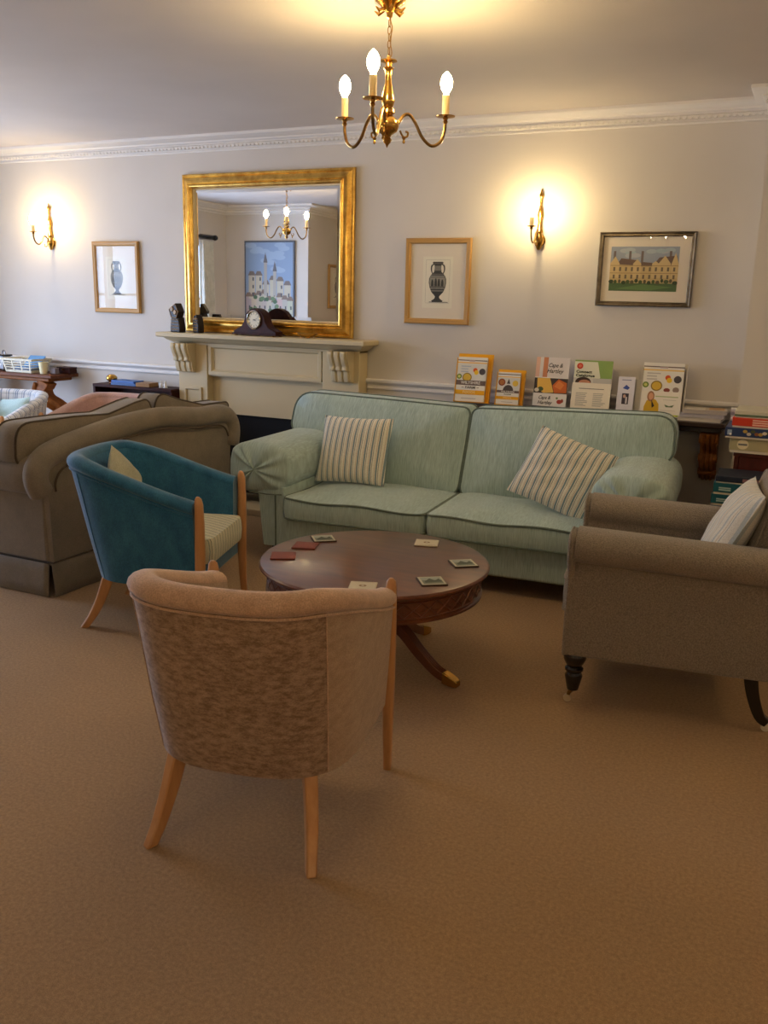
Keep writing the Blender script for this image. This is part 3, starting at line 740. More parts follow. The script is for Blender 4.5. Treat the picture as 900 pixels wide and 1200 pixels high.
# brown camel-back settee -------------------------------------------------------
st = empty('settee', 'brown camel back two seat settee with its back to the teal chair', 'sofa', (-3.65, -1.60, 0), radians(-90))
SM, SP = M['settee'], M['pipe_brown']
top = [(.765, .52), (.79, .57), (.79, .63), (.745, .680), (.65, .712), (.44, .748), (.19, .778), (-.06, .788), (-.28, .772), (-.465, .752), (-.62, .752), (-.735, .728), (-.785, .65), (-.77, .54)]
tp = spline([(x, 0, z) for x, z in top], 5)
poly = [(-.735, .15)] + [(p.x*.97, p.z-.015) for p in reversed(tp)] + [(.735, .15)]
G().prism(poly, .36, .425, XZ).build('back_panel', SM, st, ang=50)
o = G().tube([(p.x, .405, p.z) for p in tp], [.045]+[.058]*(len(tp)-2)+[.045], 14).build('back_roll', SM, st)
G().tube([(p.x*.90, .445, p.z-.058) for p in tp[6:-6]], .006, 6).build('piping', SP, o)
G().box(-.70, .70, -.42, .37, .14, .30).build('base', SM, st, bevel=.015)
for s in (-1, 1):
    G().box(min(s*.60, s*.745), max(s*.60, s*.745), -.42, .40, .15, .55).build('arm_panel', SM, st, bevel=.02, seg=3)
    arm_roll(s*.70, .60, .125, .105, .41, -.45, 2.3, .006, .06, 44).build('arm_roll', SM, st)
sk = []
for x0, y0, x1, y1 in ((-.76, .432, .76, .432), (.762, .42, .762, -.44), (.76, -.45, -.76, -.45), (-.762, -.44, -.762, .42)):
    n = 24; rows = []
    nx, ny = (y1-y0), -(x1-x0); L_ = sqrt(nx*nx+ny*ny); nx, ny = -nx/L_, -ny/L_
    if (x0+x1)/2*nx+(y0+y1)/2*ny < 0: nx, ny = -nx, -ny
    for z, f in ((.004, .014), (.06, .010), (.12, .004), (.168, 0.0)):
        rows.append([(x0+(x1-x0)*k/n+nx*(f+.004*sin(k*1.7)*f*40), y0+(y1-y0)*k/n+ny*(f+.004*sin(k*1.7)*f*40), z) for k in range(n+1)])
    o = G().grid(rows).build('skirt', SM, st); sd = o.modifiers.new('thick', 'SOLIDIFY'); sd.thickness = .006; sd.offset = 1
G().tube([(-.752, .436, .172), (.752, .436, .172), (.752, -.44, .172), (-.752, -.44, .172)], .005, 6, closed=True).build('skirt_piping', SP, st)
for x0, x1 in ((-.598, -.003), (.003, .598)):
    a, b, c = seat_cushion(x0, x1, -.46, .16, .30, .44, .03); o = a.build('seat_cushion', SM, st); b.build('piping', SP, o)
nc = [(-.13, .40, .05), (.60, .42, .05), (.60, .60, .03), (.82, .66, .06), (.84, .855, .17), (.47, .85, .15), (.22, .836, .12), (.02, .878, .12), (-.08, .892, .06), (-.125, .83, .05)]
fc = [(-.135, .42, .05), (-.60, .42, .05), (-.61, .62, .03), (-.86, .68, .05), (-.88, .80, .08), (-.60, .805, .15), (-.36, .86, .15), (-.15, .925, .07)]
for pts, ctr in ((nc, (.30, .66)), (fc, (-.40, .66))):
    ol = resample(round_poly(pts, 6), .03)
    mp = lambda a, b, c_: (a, .20+(b-.42)*.18-c_, b)
    o = puffy(ol, ctr, mp, .070, .030).build('back_cushion', SM, st)
    puffy_pipe(ol, ctr, mp, .070).build('piping', SP, o); puffy_pipe(ol, ctr, lambda a, b, c_: mp(a, b, -c_), .070).build('piping', SP, o)

# tub chairs ----------------------------------------------------------------------
def tub_chair(label, loc, rz, fab, rimfab, seatfab, pipe, zb=.765, zf=.605, cat='chair', name='tub_chair', sidefab=None):
    # local +X is the front
    t = empty(name, label, cat, loc, rz, group=None)
    Wd = .305; path = []
    for k in range(8): path.append((.265-.26*k/8, -Wd))
    n = 30
    for k in range(n+1):
        a = pi/2*(2*k/n-1); e = 2/2.7
        path.append((.005-.285*abs(cos(a))**e, Wd*abs(sin(a))**e*(1 if a >= 0 else -1)))
    for k in range(1, 9): path.append((.005+.26*k/8, Wd))
    m = len(path); nor = []
    for i in range(m):
        a = Vector(path[max(i-1, 0)]); b = Vector(path[min(i+1, m-1)]); d = (b-a).normalized(); nor.append(Vector((-d.y, d.x))*-1)
    # make normals point outwards
    nor = [q if q.dot(Vector(p)-Vector((.1, 0))) > 0 else -q for p, q in zip(path, nor)]
    def ztop(p):
        u = min(1, max(0, (p[0]+.20)/.465)); s = u*u*(3-2*u)*.35+u*.65; return zb+(zf-zb)*s
    rows = []; roll = []; seam = []; seam_in = []
    for p, q in zip(path, nor):
        v = Vector(p); zt = ztop(p); back = min(1, max(0, (.12-p[0])/.35))
        bw_ = min(1, max(0, (.22-p[0])/.42))
        def at(off, z): return (v.x+q.x*off-.085*bw_*(z-.25)/.5, v.y+q.y*off, z)
        ins = .018+.010*back
        zb0 = .235
        prof = [(-.055, zb0+.003), (-ins, zb0), (-ins*.55, zb0+(zt-zb0)*.33), (-ins*.2, zb0+(zt-zb0)*.7), (0, zt-.045), (-.005, zt-.02), (-.035, zt-.008), (-.07, zt-.02), (-.075, zt-.06), (-.078-.01*back, zt-.16), (-.085, .40), (-.085, .34)]
        rows.append([at(o_, z) for o_, z in prof])
        roll.append(Vector(at(-.030, zt-.018))); seam.append(at(.004, zt-.047)); seam_in.append(at(-.074, zt-.055))
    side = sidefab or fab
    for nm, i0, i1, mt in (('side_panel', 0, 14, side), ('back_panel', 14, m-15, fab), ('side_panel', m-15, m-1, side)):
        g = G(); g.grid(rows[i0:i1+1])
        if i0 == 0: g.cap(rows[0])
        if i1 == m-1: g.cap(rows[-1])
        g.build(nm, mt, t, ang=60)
    g = G(); RR = []
    for i, (c, q) in enumerate(zip(roll, nor)):
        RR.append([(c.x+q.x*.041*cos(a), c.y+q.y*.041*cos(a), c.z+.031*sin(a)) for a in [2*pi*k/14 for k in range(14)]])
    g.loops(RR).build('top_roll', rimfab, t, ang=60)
    G().tube(seam, .0035, 6).build('outer_piping', pipe, t)
    for idx in (14, m-15):
        p, q = Vector(path[idx]), nor[idx]; zt = ztop(path[idx]); rk = lambda z: -.085*min(1, max(0, (.22-path[idx][0])/.42))*(z-.25)/.5; back = min(1, max(0, (.12-path[idx][0])/.35)); ins = .018+.010*back
        G().tube([(p.x+q.x*(o_+.001)+rk(z), p.y+q.y*(o_+.001), z) for o_, z in ((-ins, .24), (-ins*.55, .235+(zt-.235)*.33), (-ins*.2, .235+(zt-.235)*.7), (.0, zt-.048))], .0018, 5).build('panel_seam', pipe, t)
        G().tube([(p.x-q.x*.0755+rk(zt-.06), p.y-q.y*.0755, zt-.06), (p.x-q.x*.086+rk(.4), p.y-q.y*.086, .40)], .002, 5).build('panel_seam', pipe, t)
    # seat
    ol = resample(round_poly([(-.19, -.215, .10), (.315, -.232, .05), (.315, .232, .05), (-.19, .215, .10)], 5), .03)
    mp = lambda a, b, c_: (a, b, .385+c_)
    puffy(ol, (.06, 0), mp, .055, .03).build('seat', seatfab, t)
    G().prism([(-.17, -.15), (.285, -.235), (.285, .235), (-.17, .15)], .250, .335, lambda a, b, c: (a, b, c)).build('seat_frame', fab, t, bevel=.01)
    for s in (-1, 1):
        y = s*.292
        pth = [(.297, y, 0), (.288, y, .12), (.286, y, .26), (.288, y, .40), (.290, y, .52), (.288, y, zf+.005), (.286, y, zf+.028), (.284, y, zf+.038)]
        w_ = [.026, .031, .036, .036, .034, .032, .026, .012]; d_ = [.028, .034, .042, .042, .038, .034, .026, .012]
        g = G(); P = []
        for (x_, y_, z_), a_, b_ in zip(pth, w_, d_):
            P.append([(x_+b_/2*(abs(cos(q))**.6)*(1 if cos(q) >= 0 else -1), y_+a_/2*(abs(sin(q))**.6)*(1 if sin(q) >= 0 else -1), z_) for q in [2*pi*k/16 for k in range(16)]])
        g.loops(P).build('front_leg', M['oak'], t, ang=50)
        lp = spline([(-.150, s*.170, .30), (-.178, s*.190, .235), (-.208, s*.205, .14), (-.245, s*.218, .06), (-.285, s*.230, .0)], 4)
        nL = len(lp); g = G(); P = []
        dirv = Vector((-.8, s*.45, 0)).normalized(); sd = Vector((dirv.y, -dirv.x, 0))
        for k, c in enumerate(lp):
            f = k/(nL-1); a_ = .056-.022*f; b_ = .040-.012*f
            P.append([c+dirv*a_/2*x_+sd*b_/2*y_ for x_, y_ in ((-1, -1), (1, -1), (1, 1), (-1, 1))])
        g.loops(P).build('rear_leg', M['oak'], t, bevel=.005, ang=50)
    return t
tub_chair('teal velvet tub chair with striped seat beside the brown settee', (-2.595, -2.285, 0), radians(17), M['teal'], M['teal'], M['stripe_seat'], M['teal'])
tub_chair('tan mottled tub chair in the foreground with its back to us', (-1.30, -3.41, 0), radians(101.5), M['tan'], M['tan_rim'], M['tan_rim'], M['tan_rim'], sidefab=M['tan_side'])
tub_chair('blue and white striped tub chair behind the brown settee', (-5.06, -1.06, 0), radians(-78), M['stripe_tub'], M['stripe_tub'], M['stripe_tub'], M['stripe_tub'], .75, .62)
tub_chair('dusty pink chair whose curved back shows over the settee', (-4.47, -.62, 0), radians(-82), M['pink'], M['pink'], M['pink'], M['pink'], .725, .61)
scatter('cushion', 'small pale sage cushion tucked inside the teal tub chair', 'cushion', (-2.775, -2.315, .620), lean(radians(17+90), radians(20), radians(42)), .25, .25, .09, M['sage'], 5, .003)
scatter('cushion', 'pale mint cushion on the striped tub chair, nearest the settee', 'cushion', (-4.955, -1.00, .585), lean(radians(-12), radians(25), radians(8)), .34, .32, .10, M['mint'], 6, .003, group='mint cushions on the striped tub chair')
scatter('cushion', 'pale mint cushion on the striped tub chair, at the photo edge', 'cushion', (-5.20, -1.07, .575), lean(radians(-28), radians(25), radians(-12)), .34, .32, .10, M['mint'], 7, .003, group='mint cushions on the striped tub chair')

# taupe armchair ---------------------------------------------------------------------
ac = empty('armchair', 'taupe woven armchair with black turned legs on castors at right', 'chair', (-.404, -1.97, 0), radians(-82))
AM = M['armchair']
for s in (-1, 1):
    pts = [(s*.225, .20), (s*.335, .20), (s*.345, .30), (s*.335, .55), (s*.33, .60), (s*.225, .60)]
    g = G(); g.prism(pts, -.335, .36, XZ).build('side_panel', AM, ac, bevel=.012, seg=3)
    r = arm_roll(s*.305, .622, .095, .062, .36, -.328, 2.2, 0, .003, 36, .03).build('arm_roll', AM, ac)
    fpz = round_poly([(s*.228, .20, .01), (s*.333, .20, .01), (s*.343, .32, .03), (s*.337, .52, .05), (s*.392, .57, .05), (s*.39, .675, .06), (s*.228, .675, .06)], 4)
    G().prism([tuple(p) for p in fpz], -.352, -.325, XZ).build('front_facing', AM, ac, bevel=.008, seg=3)
    G().tube([(p.x, -.345, p.y) for p in fpz], .004, 6, closed=True).build('piping', AM, ac)
G().box(-.225, .225, -.335, .34, .20, .33).build('base', AM, ac, bevel=.015)
a, b, c = seat_cushion(-.222, .222, -.372, .20, .33, .46, .03, .04); o = a.build('seat_cushion', AM, ac); b.build('piping', AM, o); c.build('piping', AM, o)
bk = round_poly([(-.30, .20, .0), (.30, .20, .0), (.33, .62, .05), (.325, .95, .12), (-.325, .95, .12), (-.33, .62, .05)], 6)
ol = resample(bk, .035); mp = lambda a, b, c_: (a, .40+(b-.5)*.24-c_, b)
puffy(ol, (0, .58), mp, .06, .03).build('backrest', AM, ac)
bc = round_poly([(-.215, .45, .05), (.215, .45, .05), (.23, .86, .08), (-.23, .86, .08)], 6); ol = resample(bc, .03)
mp = lambda a, b, c_: (a, .285+(b-.5)*.24-c_, b)
o = puffy(ol, (0, .65), mp, .05, .03).build('back_cushion', AM, ac); puffy_pipe(ol, (0, .65), mp, .05).build('piping', AM, o)
for s in (-1, 1):
    g = G().lathe([(.012, .05), (.021, .055), (.028, .085), (.033, .11), (.027, .125), (.034, .132), (.034, .140), (.026, .148), (.034, .160), (.042, .178), (.042, .198), (.032, .210), (.034, .22)], (s*.29, -.305, 0), 20)
    lg = g.build('front_leg', M['black_wood'], ac)
    cs = G().tube([(s*.29, -.305, .055), (s*.29, -.316, .04), (s*.29, -.322, .02)], [.010, .008, .006], 8).build('castor_fork', M['old_brass'], lg)
    G().lathe([(.001, -.008), (.014, -.008), (.0155, 0), (.014, .008), (.001, .008)], (s*.29, -.322, .0158), 16, 'x').build('castor_wheel', flat((190, 170, 140), .4), lg)
    lp = spline([(s*.29, .30, .22), (s*.29, .315, .14), (s*.29, .345, .06), (s*.29, .375, .034)], 4)
    rl = G().bar(lp, [.048-.018*k/12 for k in range(13)], [.05-.02*k/12 for k in range(13)], (1, 0, 0)).build('rear_leg', M['black_wood'], ac, bevel=.004)
    G().lathe([(.001, -.008), (.015, -.008), (.0165, 0), (.015, .008), (.001, .008)], (s*.29, .372, .0168), 16, 'x').build('castor_wheel', flat((214, 204, 184), .4), rl)
scatter('cushion', 'pale blue striped cushion leaning on the back of the taupe armchair', 'cushion', (-.200, -1.985, .665), lean(radians(-82), radians(26), 0), .40, .38, .13, M['stripe_pale'], 9, .004)

# ------------------------------------------------------------------ round table
TC = Vector((-1.496, -2.314, 0))
tb = empty('coffee_table', 'round mahogany pedestal coffee table with brass tipped feet', 'table', TC)
MA = M['mahogany']; R_ = .462
G().lathe([(.001, .417), (R_-.02, .417), (R_-.008, .420), (R_, .426), (R_, .432), (R_-.006, .4385), (R_-.015, .440), (.001, .440)], n=96).build('table_top', MA, tb, ang=25)
ap = G().lathe([(.395, .417), (R_-.024, .417), (R_-.024, .412), (R_-.034, .408), (R_-.034, .335), (R_-.026, .330), (R_-.026, .322), (.395, .322)], n=96).build('frieze', MA, tb, ang=25)
g = G(); rf = R_-.034; N = 40
def cyl(a, z): return Vector((cos(a)*(rf+.001), sin(a)*(rf+.001), z))
for k in range(N):
    a0, a1 = 2*pi*k/N, 2*pi*(k+1)/N; am = (a0+a1)/2
    for pa, pb in (((a0, .371), (am, .398)), ((am, .398), (a1, .371)), ((a1, .371), (am, .345)), ((am, .345), (a0, .371))):
        g.tube([cyl(*pa), cyl(*pb)], .0032, 4)
    g.tube([cyl(am, .360), cyl((am*.5+a1*.5), .371), cyl(am, .383), cyl((am*.5+a0*.5), .371)], .0025, 4, closed=True)
for z in (.342, .401): g.tube([cyl(2*pi*k/96, z) for k in range(96)], .003, 4, closed=True)
g.build('fretwork', MA, ap, weld=False)
G().lathe([(.001, .322), (.13, .322), (.125, .305), (.06, .29), (.045, .275), (.055, .262), (.045, .25), (.04, .225), (.06, .20), (.072, .175), (.075, .12), (.06, .10), (.03, .085), (.001, .08)], n=36).build('pedestal', MA, tb)
G().box(-.3, .3, -.03, .03, .3, .322).build('bearer', MA, tb, bevel=.004)
for k in range(4):
    a = radians(-11+90*k); d = Vector((cos(a), sin(a), 0)); sd = Vector((-sin(a), cos(a), 0))
    P = lambda r, z: d*r+Vector((0, 0, z))
    pth = spline([P(.045, .185), P(.10, .195), P(.16, .165), P(.23, .105), P(.31, .05), P(.36, .031), P(.385, .0265)], 5)
    nL = len(pth); lg = G().bar(pth, [.046-.012*i/(nL-1) for i in range(nL)], [.050-.020*i/(nL-1) for i in range(nL)], sd).build('leg', MA, tb, bevel=.005, ang=50)
    for q in (-.011, 0, .011):
        G().tube([p+Vector((0, 0, .026-.010*i/(nL-1)))+sd*q for i, p in enumerate(pth[3:-4])], .0038, 6).build('reed', MA, lg)
    cp_ = G(); ring = lambda r, w, z0, z1: [P(r, z0)-sd*w, P(r, z0)+sd*w, P(r, z1)+sd*w*.9, P(r, z1)-sd*w*.9]
    cp_.loops([ring(.352, .021, .010, .056), ring(.365, .021, .008, .052), ring(.385, .021, .006, .044), ring(.405, .020, .006, .036), ring(.418, .016, .007, .028)])
    cp_.build('brass_toe', M['brass'], lg, bevel=.003)
    G().lathe([(.001, -.008), (.009, -.008), (.010, 0), (.009, .008), (.001, .008)], tuple(P(.385, .0102)), 12, 'x' if k % 2 else 'y').build('castor', M['brass'], lg)
# coasters
def coaster(label, px, ang, kind):
    p = FL(px[0], px[1], .44)
    c = empty('coaster', label, 'coaster', (p.x, p.y, .4403), radians(ang), group='coasters on the round table')
    s = .05
    base = {'red': (120, 52, 38), 'cream': (206, 196, 170), 'green': (70, 52, 40)}[kind]
    G().box(-s, s, -s, s, 0, .005).build('cork_board', flat(base, .4), c, bevel=.002)
    a = Print(.005)
    if kind == 'red': a.rect(-.047, .047, -.047, .047, (128, 58, 44), 1); a.rect(-.04, .04, -.04, .04, (136, 66, 50), 2)
    elif kind == 'cream':
        a.rect(-.046, .046, -.046, .046, (216, 208, 182), 1); a.disc(0, 0, .014, .012, (150, 120, 84), 2); a.disc(0, 0, .006, .006, (216, 208, 182), 3)
        for q in (-.04, .038): a.rect(-.04, .04, q, q+.002, (150, 130, 100), 2)
    else:
        a.rect(-.046, .046, -.046, .046, (196, 192, 168), 1); a.rect(-.038, .038, -.038, .038, (120, 128, 110), 2); a.rect(-.038, .038, .005, .038, (160, 168, 158), 3)
        a.poly([(-.03, -.01), (-.005, .022), (.012, -.002), (.03, .018), (.036, -.02), (-.03, -.026)], (72, 80, 64), 4)
    a.build('printed_face', c)
coaster('plain red brown coaster nearest the table edge by the teal chair', (332, 652), 28, 'red')
coaster('plain red brown coaster touching the picture coaster by the sofa arm', (358, 640), 18, 'red')
coaster('picture coaster overlapping the red brown one at the far left', (379, 632), 40, 'green')
coaster('cream coaster with small round motif nearest the blue sofa', (500, 637), 18, 'cream')
coaster('picture coaster close to the right rim of the round table', (543, 661), 38, 'green')
coaster('picture coaster above the fretwork in front, right of the tan chair', (506, 682), 36, 'green')
coaster('cream coaster half hidden behind the tan chair back', (425, 688), 20, 'cream')

# ------------------------------------------------------------------ mantel ornaments
ck = empty('mantel_clock', 'dark wooden arched mantel clock with round cream dial', 'clock', (-3.465, -.165, MT+.001), radians(-8))
hat = [(-.19, .0), (.19, 0), (.19, .02), (.165, .03), (.12, .05), (.095, .085), (.085, .12), (.062, .15), (.03, .168), (0, .174), (-.03, .168), (-.062, .15), (-.085, .12), (-.095, .085), (-.12, .05), (-.165, .03), (-.19, .02)]
G().prism([(a, b+.012) for a, b in hat], -.035, .04, XZ).build('case', M['mahogany_dark'], ck, bevel=.004)
G().box(-.2, .2, -.045, .05, .006, .018).build('base', M['mahogany_dark'], ck, bevel=.003)
for x in (-.17, .17): 
    for y in (-.03, .035): G().lathe([(.01, 0), (.012, .006)], (x, y, 0), 10).build('foot', M['brass'], ck)
G().lathe([(.052, -.036), (.062, -.036), (.064, -.044), (.058, -.048), (.052, -.042)], (0, 0, .108), 32, 'y', False).build('bezel', flat((214, 208, 196), .2, .5, 1.0), ck)
dl = G().lathe([(.001, -.0385), (.053, -.0385), (.053, -.036), (.001, -.036)], (0, 0, .108), 32, 'y').build('dial', flat((222, 212, 184), .5), ck)
g = G()
for k in range(12):
    a = k*pi/6; d = Vector((sin(a), 0, cos(a))); c = Vector((0, -.0392, .108))+d*.042; s_ = Vector((cos(a), 0, -sin(a)))
    g.add([c-d*.006-s_*.0016, c-d*.006+s_*.0016, c+d*.006+s_*.0016, c+d*.006-s_*.0016], [(0, 1, 2, 3)])
g.build('hour_marks', flat((40, 34, 30)), dl)
for a, l_, w_ in ((radians(105), .024, .0024), (radians(75), .036, .0016)):
    d = Vector((sin(a), 0, cos(a))); s_ = Vector((cos(a), 0, -sin(a))); c = Vector((0, -.0402, .108))
    G().add([c-d*.006-s_*w_, c-d*.006+s_*w_, c+d*l_+s_*w_*.4, c+d*l_-s_*w_*.4], [(0, 1, 2, 3)]).build('hand', flat((28, 24, 22)), dl)
DK, GD = flat((38, 30, 26), .45), flat((150, 116, 62), .4)
ow = empty('owl_ornament', 'dark carved owl ornament with pentagon head at the mantel end', 'ornament', (-4.150, -.16, MT+.001), radians(-14))
bp = [(-.052, 0), (.052, 0), (.056, .03), (.048, .07), (.042, .105), (-.038, .105), (-.046, .07), (-.054, .03)]
G().prism(bp, -.028, .028, XZ).build('body', DK, ow, bevel=.006)
hd = [(-.030, .098), (.034, .094), (.060, .145), (.022, .205), (-.058, .160)]
h_ = G().prism(hd, -.036, .020, XZ).build('head', DK, ow, bevel=.006)
G().tube([(x*.86+.0005, -.037, (z-.145)*.86+.145) for x, z in hd], .003, 6, closed=True).build('head_border', GD, h_)
for x, z in ((-.014, .162), (.02, .140)):
    e_ = G().lathe([(.006, -.044), (.015, -.044), (.018, -.038), (.018, -.034)], (x, 0, z), 16, 'y').build('eye', GD, h_)
for k in range(4):
    G().tube([(-.042+.084*i/6, -.0295, .018+k*.022+.006*(i % 2)) for i in range(7)], .0025, 5).build('feather_line', GD, ow)
o2 = empty('owl_ornament', 'smaller gold patterned owl ornament standing against the mirror frame', 'ornament', (-3.99, -.135, MT+.001), radians(-20))
G().prism([(-.034, 0), (.038, 0), (.040, .05), (.030, .10), (.012, .128), (-.022, .118), (-.036, .07)], -.025, .025, XZ).build('body', DK, o2, bevel=.006)
for k in range(5):
    G().tube([(-.028+.056*i/5, -.0262, .014+k*.02+.007*((i+k) % 2)) for i in range(6)], .003, 5).build('pattern_line', GD, o2)
for x in (-.012, .012): G().lathe([(.003, -.034), (.008, -.033), (.010, -.026)], (x, 0, .098), 12, 'y').build('eye', GD, o2)
ds = empty('brass_dish', 'small brass boat shaped dish at the mirror foot on the mantel', 'dish', (-3.085, -.145, MT+.001), 0)
P = []
for r_, z in ((.2, .004), (.5, .004), (.8, .012), (1.0, .028), (.96, .029), (.76, .015), (.45, .008), (.02, .007)):
    P.append([(.075*r_*cos(t)*(1+.12*abs(cos(t))), .034*r_*sin(t), z+.008*abs(cos(t))**3*(r_ > .7)) for t in [2*pi*k/24 for k in range(24)]])
G().loops(P).build('bowl', M['brass'], ds); G().lathe([(.022, 0), (.02, .005), (.001, .006)], n=16).build('foot', M['brass'], ds)

# ------------------------------------------------------------------ wall shelf and leaflets
SZ = .832
sh = empty('display_shelf', 'long dark wooden wall shelf on carved brackets behind the blue sofa', 'shelf', (-1.19, 0, SZ))
ol = round_poly([(-.80, -.012, 0), (-.80, -.235, .02), (.80, -.235, .02), (.80, -.012, 0)], 4)
G().prism([tuple(p) for p in ol], -.028, 0, lambda a, b, c: (a, b, c)).build('shelf_board', M['dark_shelf'], sh, bevel=.005)
G().box(-.78, .78, -.20, -.014, -.06, -.028).build('under_moulding', M['dark_shelf'], sh, bevel=.006)
for x in (-.68, .715):
    pr = spline([(0, 0), (-.165, 0), (-.175, -.03), (-.15, -.07), (-.115, -.10), (-.10, -.13), (-.115, -.16), (-.095, -.20), (-.055, -.235), (-.04, -.27), (-.02, -.285), (0, -.29)], 3)
    br = G().prism([tuple(p) for p in pr], x-.045, x+.045, lambda a, b, c: (c, -.014+a, -.06+b)).build('bracket', M['carved'], sh, bevel=.006)
    for q in (-.028, 0, .028):
        G().tube([(x+q*(1-.3*k/(len(pr)-6)), -.014+p.x-.004, -.06+p.y) for k, p in enumerate(pr[4:-3])], .011, 8).build('carved_leaf', M['carved'], br)
    for yy_, zz_, rr_ in ((-.160, -.098, .034), (-.108, -.215, .030), (-.066, -.300, .024)):
        G().lathe([(.001, -.052), (rr_*.8, -.05), (rr_, -.03), (rr_*.8, 0), (rr_, .03), (rr_*.8, .05), (.001, .052)], (x, yy_, zz_), 14, 'x').build('scroll', M['carved'], br)
YEL = (238, 172, 28); BRN = (112, 94, 88); WHT = (236, 232, 224); GRY = (176, 172, 170)
def stand_m(px_l, px_r, ybase=-.19, tilt=12, yaw=0):
    pl_ = onp(px_l[0], px_l[1], 1, ybase); pr_ = onp(px_r[0], px_r[1], 1, ybase)
    w = (pr_-pl_).length
    return Matrix.Translation((pl_.x, ybase, SZ+.0095)) @ Matrix.Rotation(radians(yaw), 4, 'Z') @ Matrix.Rotation(radians(90-tilt), 4, 'X'), w
def holder(label, M4, w, h, mat, lip=.35, depth=.03, wall=.004):
    hd_ = empty('leaflet_holder', label, 'leaflet holder', mat=M4, group='leaflet holders on the wall shelf')
    G().box(0, w, .004, h, -depth-wall, -depth).build('back_plate', mat, hd_, bevel=.001)
    for a in (0, w-wall): G().box(a, a+wall, .004, h*.9, -depth, 0).build('side_wall', mat, hd_)
    G().box(0, w, .0, .004, -depth-wall, .004).build('floor_plate', mat, hd_)
    return hd_
def leaflets(label, M4, x0, w, h, art, z0=-.028, z1=-.002, back=(222, 216, 208), y0=.0055):
    e = empty('leaflet', label, 'leaflet', mat=M4 @ Matrix.Translation((x0, y0, 0)), group='leaflets on the wall shelf')
    n = 4
    for k in range(n):
        a = z0+(z1-z0)*k/n; G().box(0, w, 0, h-.004*(n-1-k), a, a+(z1-z0)/n-.001).build('booklet', flat(back, .5), e)
    p = Print(z1-.001+.0004); p.rect(0, w, 0, h, WHT, 0); art(p, w, h); p.build('cover', e)
    return e
def food_row(p, w, y, sc=1.0):
    p.disc(w*.09, y-.012*sc, .016*sc, .016*sc, (104, 130, 44), 3); p.disc(w*.09, y-.012*sc, .009*sc, .009*sc, (206, 208, 120), 4)
    p.disc(w*.36, y-.016*sc, .030*sc, .028*sc, (150, 120, 50), 3); p.disc(w*.36, y-.016*sc, .024*sc, .022*sc, (222, 184, 70), 4)
    p.disc(w*.62, y+.03*sc, .014*sc, .014*sc, (214, 90, 40), 3); p.disc(w*.66, y+.016*sc, .014*sc, .014*sc, (238, 196, 50), 3)
    p.disc(w*.86, y+.022*sc, .020*sc, .020*sc, (78, 72, 78), 3)
def wff(p, w, h, sc=1.0):
    p.rect(0, w, h*.915, h*.935, BRN, 2); p.rect(0, w, h*.86, h*.885, (240, 190, 90), 2); p.rect(w*.38, w*.58, h*.90, h*.93, (190, 170, 170), 3)
    p.rect(0, w, h*.47, h*.85, (222, 220, 216), 1); p.lines(w*.13, w*.48, h*.80, 3, h*.06, (178, 188, 206), h*.022, 3)
    food_row(p, w, h*.60, sc)
    p.rect(0, w, h*.365, h*.475, BRN, 4); p.text('WILTSHIRE', w*.5, h*.42, h*.088, WHT, 6, 0, .0004, w*.66)
    p.text('FARM', w*.5, h*.315, h*.075, (70, 62, 60), 5, 0, .0003, w*.34)
    for a in (.2, .72): p.rect(w*a, w*(a+.08), h*.31, h*.322, BRN, 5)
    p.rect(0, w, h*.155, h*.255, YEL, 4); p.text('FOODS', w*.47, h*.205, h*.08, (250, 226, 160), 6, 0, .0003, w*.42)
    p.rect(w*.22, w*.72, h*.06, h*.075, GRY, 3)
M1, w1 = stand_m((531, 472), (577, 475), -.185, 12, 4)
holder('tall yellow leaflet holder at the left end of the shelf', M1, .225, .305, flat(YEL, .4))
leaflets('yellow and white food brochure in the tallest yellow holder', M1, .006, .188, .275, wff)
M2, w2 = stand_m((579, 476), (613, 477), -.185, 12, 4)
holder('small yellow leaflet holder second along the shelf', M2, .172, .220, flat(YEL, .4))
def wff2(p, w, h):
    p.rect(0, w, h*.92, h*.945, BRN, 2); p.rect(0, w, h*.84, h*.865, (240, 190, 90), 2); p.rect(0, w, h*.40, h*.82, (222, 220, 216), 1)
    p.disc(w*.2, h*.68, .022, .022, (140, 70, 40), 3); p.disc(w*.2, h*.68, .015, .015, (176, 110, 60), 4); p.disc(w*.8, h*.66, .018, .018, (238, 200, 80), 3)
    p.poly([(w*.42, h*.64), (w*.5, h*.8), (w*.58, h*.64)], (86, 80, 80), 3); p.poly([(w*.5+.032*cos(pi*k/12), h*.43+.034*sin(pi*k/12)) for k in range(13)], (84, 76, 74), 3)
    p.rect(0, w, h*.355, h*.43, BRN, 5); p.text('WILTSHIRE', w*.5, h*.39, h*.062, WHT, 7, 0, .0003, w*.6)
    p.text('FARM', w*.5, h*.305, h*.055, (70, 62, 60), 5, 0, .0002, w*.3); p.rect(0, w, h*.15, h*.245, YEL, 4); p.text('FOODS', w*.5, h*.198, h*.06, (250, 226, 160), 6, 0, .0002, w*.36); p.rect(w*.25, w*.75, h*.06, h*.075, GRY, 3)
leaflets('small yellow and white food leaflet in the lower yellow holder', M2, .006, .14, .195, wff2)
M3, w3 = stand_m((622, 478), (664, 481), -.185, 12, 4)
holder('clear holder of cheese brochures in the middle of the shelf', M3, .212, .13, M['acrylic'])
